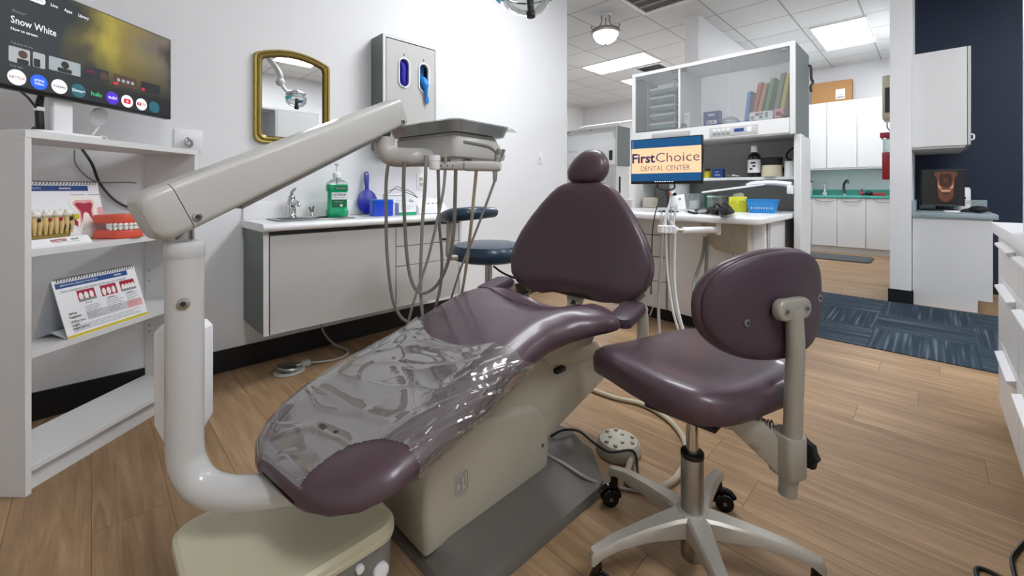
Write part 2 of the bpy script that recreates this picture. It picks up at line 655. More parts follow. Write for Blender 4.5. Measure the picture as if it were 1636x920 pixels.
def dup(root, loc, rz, label, group=None):
    r = root.copy()
    COL.objects.link(r)
    r.location = loc
    r.rotation_euler = (0, 0, rz)
    r['label'] = label
    if group:
        r['group'] = group
    for ch in list(root.children):
        c = ch.copy()
        COL.objects.link(c)
        c.parent = r
        for g in ch.children:
            d = g.copy()
            COL.objects.link(d)
            d.parent = c
    return r

def rrect(w, h, r, n=5):
    """rounded rectangle outline about 0,0"""
    o = []
    for cx, cy, a0 in ((w / 2 - r, h / 2 - r, 0), (-w / 2 + r, h / 2 - r, 90), (-w / 2 + r, -h / 2 + r, 180), (w / 2 - r, -h / 2 + r, 270)):
        for k in range(n + 1):
            a = R(a0 + 90 * k / n)
            o.append((cx + r * math.cos(a), cy + r * math.sin(a)))
    return o

def arc(a0, a1, n):
    return [R(a0 + (a1 - a0) * k / n) for k in range(n + 1)]

# a point seen at picture position (px, py) of the 1636x920 frame, at forward distance D / on a known plane
def _ray(px, py):
    a, b, q = (px - 818) / 672.0, (303 - py) / 672.0, math.sqrt(.5)
    return Vector((q * (1 + a), q * (1 - a), b))
def pd(px, py, D):
    return Vector((0, 0, 1)) + _ray(px, py) * D
def pz(px, py, z):
    r = _ray(px, py)
    return Vector((0, 0, 1)) + r * ((z - 1) / r.z)
def pxx(px, py, x):
    r = _ray(px, py)
    return Vector((0, 0, 1)) + r * (x / r.x)
def pyy(px, py, y):
    r = _ray(px, py)
    return Vector((0, 0, 1)) + r * (y / r.y)

# ================================================================== THE ROOM
CH = 3.1
YW = 2.76
struct(MB(M['floor']).box((-2.2, -3.2, -.1), (9.2, 6.7, 0)), 'floor')
o = struct(MB(M['carpet']).box((3.48, -2.9, 0), (5.035, 2.2, .006)), 'floor_carpet')
struct(MB(M['ceil']).box((-2.2, -3.2, CH), (9.2, 6.7, CH + .1)), 'ceiling')
struct(MB(M['wall']).box((-2.2, YW, 0), (3.59, YW + .13, CH)), 'wall_left')
struct(MB(M['wall']).box((-2.12, -3.1, 0), (-2.0, YW, CH)), 'wall_rear')
struct(MB(M['wall']).box((-2.12, -3.12, 0), (9.1, -3.0, CH)), 'wall_right')
struct(MB(M['wall']).box((9.0, -3.0, 0), (9.12, 6.6, CH)), 'wall_far')
struct(MB(M['wall']).box((3.46, 6.4, 0), (9.1, 6.52, CH)), 'wall_far_left')
struct(MB(M['wall']).box((3.46, YW + .13, 0), (3.59, 6.4, CH)), 'wall_left_return')
struct(MB(M['wall']).box((5.13, 1.98, 0), (9.0, 2.14, CH)), 'wall_partition')
struct(MB(M['wall']).box((5.04, .13, 0), (9.0, .27, CH)), 'wall_pillar')
struct(MB(M['navy']).box((6.1, -3.0, 0), (6.22, .13, CH)), 'wall_navy')
struct(MB(M['trim_black']).box((-2.0, YW - .012, 0), (3.59, YW, .12)), 'baseboard_left')
b = MB(M['trim_black']).box((5.028, .118, 0), (5.04, .282, .12)).box((5.04, .27, 0), (9.0, .282, .1)).box((5.04, .118, 0), (5.1, .13, .12))
struct(b, 'baseboard_pillar')
struct(MB(M['trim_black']).box((6.088, -3.0, 0), (6.1, -.4, .12)), 'baseboard_navy')

# ceiling lights
def ceiling_light(x0, x1, y0, y1, label):
    t = thing('ceiling_light', label, 'ceiling light', ((x0 + x1) / 2, (y0 + y1) / 2, CH - .02), 0, 'recessed ceiling light panels')
    f = MB(M['white_pl'])
    for lo, hi in (((x0, y0), (x1, y0 + .02)), ((x0, y1 - .02), (x1, y1)), ((x0, y0 + .02), (x0 + .02, y1 - .02)), ((x1 - .02, y0 + .02), (x1, y1 - .02))):
        f.box((lo[0], lo[1], CH - .018), (hi[0], hi[1], CH))
    f.build('frame', t)
    d = MB(M['diffuser']).box((x0 + .02, y0 + .02, CH - .012), (x1 - .02, y1 - .02, CH - .001))
    d.build('diffuser', t)
    return t
M['diffuser'] = glow('light_diffuser', '#F6F9FF', LAMP)
ceiling_light(5.92, 6.53, 3.1, 4.25, 'bright rectangular ceiling light panel behind the bowl lamp, left of the centre cabinet')
ceiling_light(6.6, 7.82, .56, 1.14, 'bright ceiling light panel high above the kitchen cabinets at right')
ceiling_light(7.17, 7.79, 3.1, 4.25, 'ceiling light panel partly hidden by the top left of the glass-door cabinet')
ceiling_light(2.05, 2.66, -2.03, -.85, 'ceiling light panel seen reflected in the gold-framed mirror')
ceiling_light(1.9, 2.51, .75, 1.95, 'ceiling light panel above the dental chair, out of the picture')
ceiling_light(.1, .71, -1.75, -.55, 'unseen ceiling light panel added behind the camera for fill')  # added out of view to brighten the foreground
ceiling_light(4.3, 4.91, -2.4, -1.2, 'unseen fill light panel added in the ceiling beyond the right-hand cabinets')  # unseen panel added as fill for the right side

# bowl lamp
BL = Vector((4.34, 2.76, CH))
t = thing('bowl_lamp', 'white glass bowl lamp hanging from the ceiling on scrolled arms', 'ceiling lamp', BL)
MB(M['white_pl']).lathe(BL, [(.0, 0), (.07, 0), (.075, -.012), (.05, -.03), (.0, -.03)], 24).build('canopy', t)
for k in range(3):
    a = R(30 + 120 * k)
    c, s_ = math.cos(a), math.sin(a)
    pts = [(.03, -.02), (.055, -.05), (.05, -.09), (.075, -.15), (.13, -.2), (.172, -.205), (.19, -.185), (.178, -.17)]
    MB(M['steel']).tube([BL + Vector((c * r, s_ * r, z)) for r, z in pts], .008, 8).build('scroll_arm', t)
MB(M['steel']).lathe(BL + Vector((0, 0, -.215)), [(.135, 0), (.165, .018), (.172, .005), (.168, -.02), (.15, -.028), (.14, -.02)], 32).build('rim', t)
M['bowl_glow'] = glow('lit_bowl_glass', '#FFFFFF', 3.0)
MB(M['bowl_glow']).lathe(BL + Vector((0, 0, -.24)), [(.145, .01), (.14, -.03), (.115, -.075), (.07, -.105), (.0, -.115)], 32).build('glass_bowl', t)
MB(M['steel']).lathe(BL + Vector((0, 0, -.35)), [(.0, .0), (.014, -.004), (.012, -.02), (.0, -.028)], 12).build('finial', t)

# air vents
def vent(x0, x1, y0, y1, label, dark):
    t = thing('air_vent', label, 'air vent', ((x0 + x1) / 2, (y0 + y1) / 2, CH - .02), 0)
    b = MB(M['white_pl'])
    w = .05
    for lo, hi in (((x0, y0), (x1, y0 + w)), ((x0, y1 - w), (x1, y1)), ((x0, y0 + w), (x0 + w, y1 - w)), ((x1 - w, y0 + w), (x1, y1 - w))):
        b.box((lo[0], lo[1], CH - .02), (hi[0], hi[1], CH), .003, 1)
    b.build('frame', t)
    MB(M['dark_grey']).box((x0 + w, y0 + w, CH - .006), (x1 - w, y1 - w, CH - .001)).build('backing', t)
    n = 22 if dark else 6
    s = MB(M['mid_grey'])
    for k in range(n):
        y = y0 + w + (y1 - y0 - 2 * w) * (k + .5) / n
        s.cbox(((x0 + x1) / 2, y, CH - .012), (x1 - x0 - 2 * w, (y1 - y0) / n * .5, .003), rot=(R(35), 0, 0))
    if dark:
        for k in (1, 2):
            x = x0 + w + (x1 - x0 - 2 * w) * k / 3
            s.box((x - .008, y0 + w, CH - .02), (x + .008, y1 - w, CH - .004))
    s.build('louvre', t)
vent(4.08, 4.67, 1.85, 2.44, 'square louvred air return grille in the ceiling at the top edge', True)
vent(6.6, 7.12, 3.15, 3.68, 'small ceiling air diffuser beside the light panel above the glass-door cabinet', False)

# ================================================================== LEFT WALL CABINET
t = thing('wall_cabinet', 'long pale grey wall-hung cabinet with drawers under the sink counter', 'cabinet', (1.23, 2.56, .26))
X0, X1, YF = .609, 1.862, 2.37
MB(M['dark_lam']).box((X0, YF + .004, .265), (X0 + .02, YW, .79)).box((X1 - .02, YF + .004, .265), (X1, YW, .79)).box((X0 + .02, YF + .025, .265), (X1 - .02, YW, .285)).box((X0 + .02, YF + .05, .285), (X1 - .02, YF + .06, .78)).build('body', t)
MB(M['white']).box((X0, YF - .002, .262), (X0 + .024, YF + .004, .79)).build('edge_strip', t)
MB(M['white']).box((X1 - .02, YF - .002, .262), (X1, YF + .004, .79)).build('edge_strip', t)
XD = 1.345
MB(M['grey_lam']).box((X0 + .03, YF, .262), (XD - .002, YF + .02, .765), .002, 1).build('door', t)
for z0, z1 in ((.262, .515), (.519, .64), (.644, .765)):
    MB(M['grey_lam']).box((XD + .003, YF, z0), (X1 - .024, YF + .02, z1), .002, 1).build('drawer', t)
t = thing('countertop', 'white sink counter with backsplash on the long wall-hung cabinet', 'countertop', (1.23, 2.55, .79))
b = MB(M['counter'])
sx0, sx1, sy0, sy1 = .72, 1.09, 2.44, 2.66      # sink cutout
for lo, hi in (((X0 - .012, YF - .03), (X1 + .01, sy0)), ((X0 - .012, sy1), (X1 + .01, YW)), ((X0 - .012, sy0), (sx0, sy1)), ((sx1, sy0), (X1 + .01, sy1))):
    b.box((lo[0], lo[1], .79), (hi[0], hi[1], .83))
b.tube([(X0 - .012, YF - .03, .81), (X1 + .01, YF - .03, .81)], .02, 16, 0)
b.build('top', t)
MB(M['counter']).box((X0 - .005, YW - .015, .83), (X1 + .01, YW, .93), .004).build('backsplash', t)
# sink
t = thing('sink', 'small rectangular stainless steel sink set in the white counter', 'sink', (.905, 2.55, .7))
b = MB(M['sink_steel'])
for lo, hi in (((sx0 - .02, sy0 - .015), (sx1 + .02, sy0 + .012)), ((sx0 - .02, sy1 - .012), (sx1 + .02, sy1 + .015)), ((sx0 - .02, sy0), (sx0 + .012, sy1)), ((sx1 - .012, sy0), (sx1 + .02, sy1))):
    b.box((lo[0], lo[1], .8302), (hi[0], hi[1], .838), .003, 1)
b.build('rim', t)
b = MB(M['sink_steel'])
R0 = [(sx0 + .01 + (sx1 - sx0 - .02) * u, sy0 + .01 + (sy1 - sy0 - .02) * v) for u, v in ((0, 0), (1, 0), (1, 1), (0, 1))]
R1 = [(sx0 + .04 + (sx1 - sx0 - .08) * u, sy0 + .04 + (sy1 - sy0 - .08) * v) for u, v in ((0, 0), (1, 0), (1, 1), (0, 1))]
b.ring([[(x, y, .832) for x, y in R0], [(x, y, .78) for x, y in R0], [(x, y, .71) for x, y in R1]], caps=False)
b.add([(x, y, .71) for x, y in R1], [[0, 1, 2, 3]])
b.build('basin', t)
MB(M['chrome']).lathe((.905, 2.55, .711), [(0, 0), (.028, 0), (.028, .003), (.018, .004), (0, .002)], 20).build('drain', t)
# faucet
fx, fy = .842, 2.695
t = thing('faucet', 'chrome single-lever faucet behind the small sink', 'faucet', (fx, fy, .83))
MB(M['chrome']).lathe((fx, fy, .8304), [(0, 0), (.03, 0), (.032, .006), (.024, .02), (.022, .07), (.027, .085), (.027, .1), (.02, .115), (0, .118)], 20).build('body', t)
MB(M['chrome']).tube([(fx, fy, .905), (fx + .008, fy - .03, .925), (fx + .014, fy - .06, .922), (fx + .016, fy - .075, .905)], [.017, .015, .013, .012], 12).build('spout', t)
MB(M['chrome']).ball((fx, fy, .955), (.022, .022, .016)).tube([(fx, fy, .955), (fx - .003, fy - .012, .985), (fx + .012, fy - .035, 1.01)], [.012, .01, .007], 10).build('lever', t)
sx_, sy_ = .955, 2.69
t = thing('side_tap', 'small chrome tap to the right of the faucet', 'tap', (sx_, sy_, .83))
MB(M['chrome']).lathe((sx_, sy_, .8304), [(0, 0), (.02, 0), (.02, .006), (.012, .015), (.009, .03), (.013, .035), (0, .04)], 16).build('base', t)
MB(M['chrome']).tube([(sx_ - .006, sy_, .865), (sx_ - .016, sy_ - .004, .895)], [.005, .007], 8).tube([(sx_ + .003, sy_, .865), (sx_ + .008, sy_ - .004, .9)], [.005, .007], 8).build('handle', t)

# mouthwash bottle
bx, by = 1.08, 2.62
t = thing('mouthwash_bottle', 'large green pump bottle of mouthwash standing on the sink counter', 'bottle', (bx, by, .8305), R(-12))
t.scale = (1, 1, .81)
WM[t] = WM[t] @ Matrix.Diagonal((1, 1, .81, 1))
b = MB(M['green_liq'], local=t)
prof = [(.0, 0), (.93, 0), (1, .012), (1, .05), (.9, .062), (.88, .19), (1, .205), (1, .235), (.97, .25)]
def body_rings(pr, w, d, r):
    base = rrect(w, d, r, 4)
    return [[(x * k, y * k, z) for x, y in base] for k, z in pr]
b.ring(body_rings(prof[1:], .125, .075, .018))
b.build('bottle_body', t)
b = MB(M['clear_pl'], local=t)
b.ring(body_rings([(.965, .2502), (.9, .265), (.6, .282), (.34, .29), (.34, .31)], .125, .075, .018))
b.build('bottle_shoulder', t)
l = MB(M['green_dk'], local=t).box((-.036, -.0345, .075), (.05, -.0325, .185), .001, 1).box((-.02, -.0385, .206), (.05, -.0372, .238), .0005, 1)
l.m(M['paper']).box((-.037, -.036, .135), (.05, -.0344, .188), .0005, 1)
l.m(M['print_dk']).text('LISTERINE', (-.032, -.036, .164), (1, 0, 0), (0, 0, 1), .015, bold=.02, width=.077)
l.m(M['green_dk']).text('FRESHBURST', (-.032, -.036, .147), (1, 0, 0), (0, 0, 1), .008, width=.075)
l.m(M['paper']).text('ANTISEPTIC MOUTHWASH', (-.02, -.0345, .115), (1, 0, 0), (0, 0, 1), .005, width=.05).box((.012, -.036, .082), (.026, -.0347, .098))
l.text('KILLS GERMS', (-.01, -.0385, .218), (1, 0, 0), (0, 0, 1), .006, width=.055)
l.build('label', t)
b = MB(M['white_pl'], local=t).lathe((0, 0, .302), [(0, 0), (.024, 0), (.025, .03), (.02, .04), (.012, .045), (0, .045)], 20)
b.tube([(0, 0, .34), (0, 0, .40)], .006, 8, 0).lathe((0, 0, .395), [(0, 0), (.012, .0), (.014, .012), (.009, .018), (0, .018)], 14)
b.tube([(0, 0, .405), (.0, -.02, .408), (.0, -.035, .4)], .006, 8)
b.build('pump', t)
MB(M['dark_grey'], local=t).tube([(0, 0, .302), (0, 0, .255)], .004, 8, 0).build('dip_tube', t)

# blue hand mirror leaning against the wall
hx, hy = 1.315, 2.68
t = thing('hand_mirror', 'dark blue hand mirror leaning on the wall, handle up, behind the blue box', 'hand mirror', (hx, hy, .834), R(-10))
Tl = Matrix.Rotation(R(-8), 4, 'X')
b = MB(M['blue_dk'], local=t)
b.M = WM[t] @ Tl
out = [(.068 * math.cos(a), .075 + .075 * math.sin(a)) for a in arc(-250, 70, 24)][::-1]
pl = [(.066 * math.cos(a), .085 + .085 * math.sin(a)) for a in arc(0, 360, 28)][:-1]
b.prism([(x, 0, z) for x, z in pl], (0, .012, 0), .003)
b.build('mirror_head', t)
b = MB(M['blue_dk'], local=t)
b.M = WM[t] @ Tl
hp = [(.018, .155), (.012, .18), (.013, .2), (.017, .24), (.016, .28), (.008, .293), (-.008, .293), (-.016, .28), (-.017, .24), (-.013, .2), (-.012, .18), (-.018, .155)]
b.prism([(x, .001, z) for x, z in hp], (0, .012, 0), .003)
b.m(M['print_lt']).prism([(.005 * math.cos(a), -.0005, .275 + .009 * math.sin(a)) for a in arc(0, 360, 12)[:-1]], (0, .014, 0))
b.build('handle', t)
# blue box
bx, by = 1.33, 2.53
t = thing('storage_box', 'bright blue plastic box on the sink counter in front of the hand mirror', 'box', (bx, by, .831), R(-8))
b = MB(M['blue'], local=t)
o2 = rrect(.135, .09, .016, 4)
i2 = rrect(.125, .08, .012, 4)
b.ring([[(x * .96, y * .96, 0) for x, y in o2], [(x, y, .004) for x, y in o2], [(x, y, .1) for x, y in o2], [(x, y, .1) for x, y in i2], [(x * .97, y * .97, .006) for x, y in i2]])
b.build('box_shell', t)
MB(M['sky'], local=t).prism([(x, y, .1002) for x, y in rrect(.137, .092, .017, 4)], (0, 0, .006), .002).build('lid', t)

# small cartons and devices by the hoses
def carton(name, label, cat, c, d, rz, face, prints=(), group=None):
    t = thing(name, label, cat, c, rz, group)
    b = MB(face, local=t).box((-d[0] / 2, -d[1] / 2, 0), (d[0] / 2, d[1] / 2, d[2]), .002, 1)
    b.build('box', t)
    p = MB(face, local=t)
    for mt, x0, z0, x1, z1 in prints:
        p.m(mt).box((x0 - d[0] / 2, -d[1] / 2 - .0008, z0), (x1 - d[0] / 2, -d[1] / 2 + .0002, z1))
    if prints:
        p.build('print', t)
    return t
carton('carton', 'white carton with a green bottom band on the sink counter', 'box', (1.49, 2.5, .831), (.12, .07, .082), R(-8), M['paper'],
       [(M['green_liq'], 0, .0, .12, .02), (M['print_lt'], .045, .055, .1, .06), (M['print_lt'], .045, .042, .08, .046), (M['print_grey'], .015, .03, .018, .07)])
carton('carton', 'tall white carton with small red mark behind the green-banded carton', 'box', (1.5, 2.66, .831), (.15, .06, .14), R(-6), M['white_pl'],
       [(M['print_grey'], .01, .125, .14, .129), (M['dark_red'], .04, .07, .055, .085), (M['print_lt'], .07, .09, .13, .095), (M['print_lt'], .07, .06, .13, .075)])
carton('carton', 'small pale blue carton beside the blue box on the counter', 'box', (1.42, 2.62, .831), (.04, .05, .09), R(-6), M['speck'], [(M['paper'], .005, .03, .035, .07)])
t = thing('scaler_unit', 'white wedge-shaped dental device with sloped top on the counter', 'device', (1.72, 2.58, .831), R(-5))
b = MB(M['white_pl'], local=t)
b.prism([(-.12, -.08, .002), (.12, -.08, .002), (.12, .08, .002), (-.12, .08, .002)], (0, 0, .012), .003)
b.build('base', t)
b = MB(M['white_pl'], local=t)
b.prism([(-.115, -.078, .014), (-.115, -.078, .045), (-.115, .02, .1), (-.115, .075, .105), (-.115, .075, .014)], (.23, 0, 0), .008)
b.build('housing', t)
b = MB(M['print_grey'], local=t)
for k in range(4):
    b.cbox((-.05 + k * .035, -.035, .0705), (.016, .012, .004), .001, 1, rot=(R(30), 0, 0))
b.build('button', t)
tag(MB(M['black']).tube([pyy(621, 309, 2.66), pyy(630, 301, 2.66), pyy(636, 298, 2.66), pyy(644, 303, 2.66), pyy(652, 304, 2.66), pyy(660, 309, 2.66), (1.66, 2.62, .94)], .0022, 6).tube([pyy(621, 305, 2.7), pyy(632, 302, 2.7), pyy(645, 306, 2.7), pyy(658, 311, 2.7), (1.68, 2.65, .94)], .0022, 6).build('power_cord'),
    'thin black looped cords above the white device on the counter', 'cord')
def outlet(x, z, label, plug):
    t = thing('wall_outlet', label, 'outlet', (x, YW, z))
    MB(M['white_pl']).box((x - .038, YW - .006, z - .06), (x + .038, YW, z + .06), .002).build('plate', t)
    b = MB(M['mid_grey'])
    for dz in (-.02, .02):
        b.box((x - .016, YW - .0075, z + dz - .014), (x + .016, YW - .006, z + dz + .014), .002, 1)
    b.build('socket', t)
    if plug:
        MB(M['steel']).tube([(x + .0, YW - .006, z - .005), (x + .012, YW - .03, z - .02), (x + .008, YW - .03, z - .045), (x - .012, YW - .02, z - .05)], .007, 8).build('plug', t)
outlet(1.775, 1.06, 'white wall outlet above the white dental device behind the hoses', False)
t = thing('light_switch', 'white light switch on the left wall near its corner', 'switch', (3.147, YW, 1.31))
MB(M['white_pl']).box((3.11, YW - .006, 1.25), (3.184, YW, 1.37), .002).build('plate', t)
MB(M['print_lt']).box((3.138, YW - .012, 1.298), (3.156, YW - .005, 1.322), .002).build('toggle', t)
t = thing('wall_plate', 'white wall plate with a coiled grey connector above the bookcase right end', 'outlet', (.36, YW, 1.245))
MB(M['white_pl']).box((.3, YW - .007, 1.2), (.42, YW, 1.315), .003).build('plate', t)
MB(M['steel']).tube([(.36, YW - .007, 1.26), (.352, YW - .03, 1.265), (.345, YW - .035, 1.24), (.36, YW - .035, 1.225), (.372, YW - .03, 1.24), (.366, YW - .03, 1.26)], .007, 8).build('connector', t)

# gold mirror
mx0, mx1 = .655, 1.085
t = thing('wall_mirror', 'gold-framed mirror with arched top hanging on the white wall', 'mirror', (.87, YW, 1.27))
def mirror_outline(i):
    x0, x1, z0, z1, zt, r = mx0 + i, mx1 - i, 1.27 + i, 1.795 - i * .6, 1.84 - i, .045 - i * .3
    p = []
    for a in arc(180, 270, 5):
        p.append((x0 + r + r * math.cos(a), z0 + r + r * math.sin(a)))
    for a in arc(270, 360, 5):
        p.append((x1 - r + r * math.cos(a), z0 + r + r * math.sin(a)))
    r2 = .03
    p.append((x1, z1 - r2))
    p.append((x1 - .006, z1 - .008))
    xc, w = (x0 + x1) / 2, (x1 - x0) / 2 - .02
    for k in range(11):
        u = 1 - 2 * k / 10
        p.append((xc + u * w, z1 + (zt - z1) * (1 - u * u)))
    p.append((x0 + .006, z1 - .008))
    p.append((x0, z1 - r2))
    return p
def frame_ring(i, y):
    return [(x, y, z) for x, z in mirror_outline(i)]
b = MB(M['gold'])
b.ring([frame_ring(0, YW - .001), frame_ring(0, YW - .018), frame_ring(.006, YW - .028), frame_ring(.014, YW - .026)], caps=False)
b.m(M['gold_d']).ring([frame_ring(.014, YW - .026), frame_ring(.017, YW - .022), frame_ring(.02, YW - .023)], caps=False)
b.m(M['gold']).ring([frame_ring(.02, YW - .023), frame_ring(.028, YW - .029), frame_ring(.036, YW - .024)], caps=False)
b.m(M['gold_d']).ring([frame_ring(.036, YW - .024), frame_ring(.042, YW - .012), frame_ring(.047, YW - .006)], caps=False)
b.build('frame', t)
MB(M['mirror']).add([(x, YW - .008, z) for x, z in mirror_outline(.043)], [list(range(len(mirror_outline(.043))))]).build('mirror_glass', t)

# glove dispenser cabinet
gx0, gx1, gy, gz0, gz1 = 1.375, 1.805, 2.59, 1.275, 2.046
t = thing('glove_cabinet', 'tall grey wall cabinet with two oval glove openings', 'glove dispenser', ((gx0 + gx1) / 2, YW, gz0))
MB(M['dark_lam']).box((gx0, gy + .006, gz0), (gx0 + .016, YW, gz1)).box((gx1 - .016, gy + .006, gz0), (gx1, YW, gz1)).box((gx0 + .016, gy + .02, gz0), (gx1 - .016, YW, gz0 + .016)).box((gx0 + .016, gy + .006, gz1 - .016), (gx1 - .016, YW, gz1)).box((gx0 + .016, YW - .01, gz0 + .016), (gx1 - .016, YW, gz1 - .016)).build('body', t)
MB(M['white']).box((gx0, gy, gz0), (gx0 + .02, gy + .006, gz1)).box((gx1 - .014, gy, gz0), (gx1, gy + .006, gz1)).box((gx0 + .02, gy, gz1 - .018), (gx1 - .014, gy + .006, gz1)).build('edge_strip', t)
ov = [(1.533, 1.81), (1.692, 1.805)]
def capsule(w, h, n=8):
    r = w / 2
    return [(r * math.cos(a), h / 2 - r + r * math.sin(a)) for a in arc(0, 180, n)] + [(r * math.cos(a), -h / 2 + r + r * math.sin(a)) for a in arc(180, 360, n)]
# front panel with two oval holes
bm = bmesh.new()
px0, px1, pz0, pz1 = gx0 + .026, gx1 - .016, gz0 + .002, gz1 - .024
ed = []
def loop(pts):
    vs = [bm.verts.new((x, gy + .003, z)) for x, z in pts]
    for i in range(len(vs)):
        ed.append(bm.edges.new((vs[i], vs[(i + 1) % len(vs)])))
loop([(px0, pz0), (px1, pz0), (px1, pz1), (px0, pz1)])
for cx, cz in ov:
    loop([(cx + x, cz + z) for x, z in capsule(.07, .19)])
bmesh.ops.triangle_fill(bm, use_beauty=True, edges=ed)
r_ = bmesh.ops.extrude_face_region(bm, geom=bm.faces[:])
bmesh.ops.translate(bm, verts=[e for e in r_['geom'] if isinstance(e, bmesh.types.BMVert)], vec=(0, .012, 0))
MB(M['grey_lam']).add_bm(bm).build('front_panel', t)
for cx, cz in ov:
    b = MB(M['white_pl'])
    b.ring([[(cx + x, gy + .006, cz + z) for x, z in capsule(.07, .19)], [(cx + x, gy - .006, cz + z) for x, z in capsule(.074, .194)], [(cx + x, gy - .006, cz + z) for x, z in capsule(.09, .21)], [(cx + x, gy + .003, cz + z) for x, z in capsule(.092, .212)]], caps=False)
    b.build('opening_ring', t)
    MB(M['print_dk']).cbox((cx, gy + .002, cz + .125), (.008, .003, .012)).build('screw', t)
tag(MB(M['glove_ind']).box((1.50, gy + .02, 1.7), (1.57, gy + .12, 1.92), .01).tube([(1.52, gy + .018, 1.88), (1.535, gy + .012, 1.83), (1.53, gy + .015, 1.79), (1.54, gy + .012, 1.74)], [.012, .02, .018, .012], 8).build('glove_box'), 'box of indigo gloves seen through the left oval opening', 'gloves')
tag(MB(M['fold_blue']).box((1.655, gy + .05, 1.7), (1.73, gy + .13, 1.92), .004).build('glove_box'), 'pale blue glove box seen through the right oval opening', 'gloves')
b = MB(M['glove_blue'])
b.tube([(1.685, gy + .03, 1.8), (1.692, gy + .005, 1.785), (1.697, gy - .014, 1.75), (1.7, gy - .018, 1.715), (1.703, gy - .016, 1.69), (1.708, gy - .016, 1.66)], [.02, .027, .026, .014, .011, .012], 10)
for dx, l in ((-.008, .03), (.0, .045), (.009, .035)):
    b.tube([(1.705 + dx * .5, gy - .016, 1.672), (1.708 + dx, gy - .018, 1.66 - l * .5), (1.709 + dx * 1.2, gy - .017, 1.66 - l)], [.009, .007, .004], 8)
tag(b.build('glove'), 'bright blue glove hanging out of the right oval opening', 'glove')
tag(MB(M['cyan']).cbox((1.43, YW - .05, 1.235), (.06, .04, .04), .008).cbox((1.43, YW - .05, 1.2625), (.075, .06, .025), .008).build('soap_dispenser'), 'small cyan dispenser under the glove cabinet', 'dispenser')

# foot pedal by the wall
t = thing('foot_pedal', 'round metal foot pedal on the floor by the left wall', 'foot pedal', (.77, 2.5, 0))
MB(M['hose']).lathe((.77, 2.5, 0), [(0, 0), (.078, 0), (.08, .006), (.07, .012), (0, .012)], 28).build('base', t)
T = Matrix.Translation((.77, 2.5, .028)) @ Matrix.Rotation(R(10), 4, 'Y')
b = MB(M['steel'])
b.M = T
b.lathe((0, 0, 0), [(0, -.012), (.06, -.012), (.066, 0), (.062, .006), (.05, .002), (0, .002)], 28)
b.build('pedal_disc', t)
MB(M['hose']).cbox((.855, 2.505, .02), (.05, .035, .035), .008).cbox((.83, 2.503, .02), (.05, .02, .02), .004).build('cable_joint', t)
MB(M['hose']).tube([(.875, 2.51, .015), (.95, 2.49, .007), (1.02, 2.47, .007), (1.09, 2.5, .007), (1.12, 2.58, .007), (1.08, 2.68, .03), (1.03, 2.72, .12), (1.02, 2.735, .262)], .0065, 8).build('air_tube', t)

# ================================================================== BOOKCASE AND ITS THINGS
BC = Vector((-.1526, 2.084, 0))
BRZ = math.atan2(.68, .733)
t = thing('bookcase', 'white open-backed bookcase standing slanted against the left wall', 'bookcase', BC, BRZ)
WB, DB, HB = .716, .253, 1.195
def bb(m): return MB(m, local=t)
for x0, x1 in ((0, .019), (WB - .019, WB)):
    bb(M['white']).box((x0, 0, 0), (x1, DB, HB - .024), .001, 1).build('side_panel', t)
bb(M['white']).box((0, -.002, HB - .024), (WB, DB, HB), .001, 1).build('top_panel', t)
for z0, z1 in ((.07, .09), (.443, .465), (.778, .8)):
    bb(M['white']).box((.0195, .002, z0), (WB - .0195, DB - .002, z1), .001, 1).build('shelf', t)
bb(M['white']).box((.0195, .025, 0), (WB - .0195, .04, .07)).build('kickboard', t)
b = bb(M['steel'])
for z in (.3, .33, .55, .6):
    for y in (.05, .23):
        b.box((WB - .0205, y - .004, z), (WB - .018, y + .004, z + .008))
b.build('shelf_pin', t)

def on_bc(name, label, cat, s, y, z, rz=0.0, group=None):
    w = WM[bookcase] @ Vector((s, y, z))
    return thing(name, label, cat, w, BRZ + rz, group)
bookcase = t

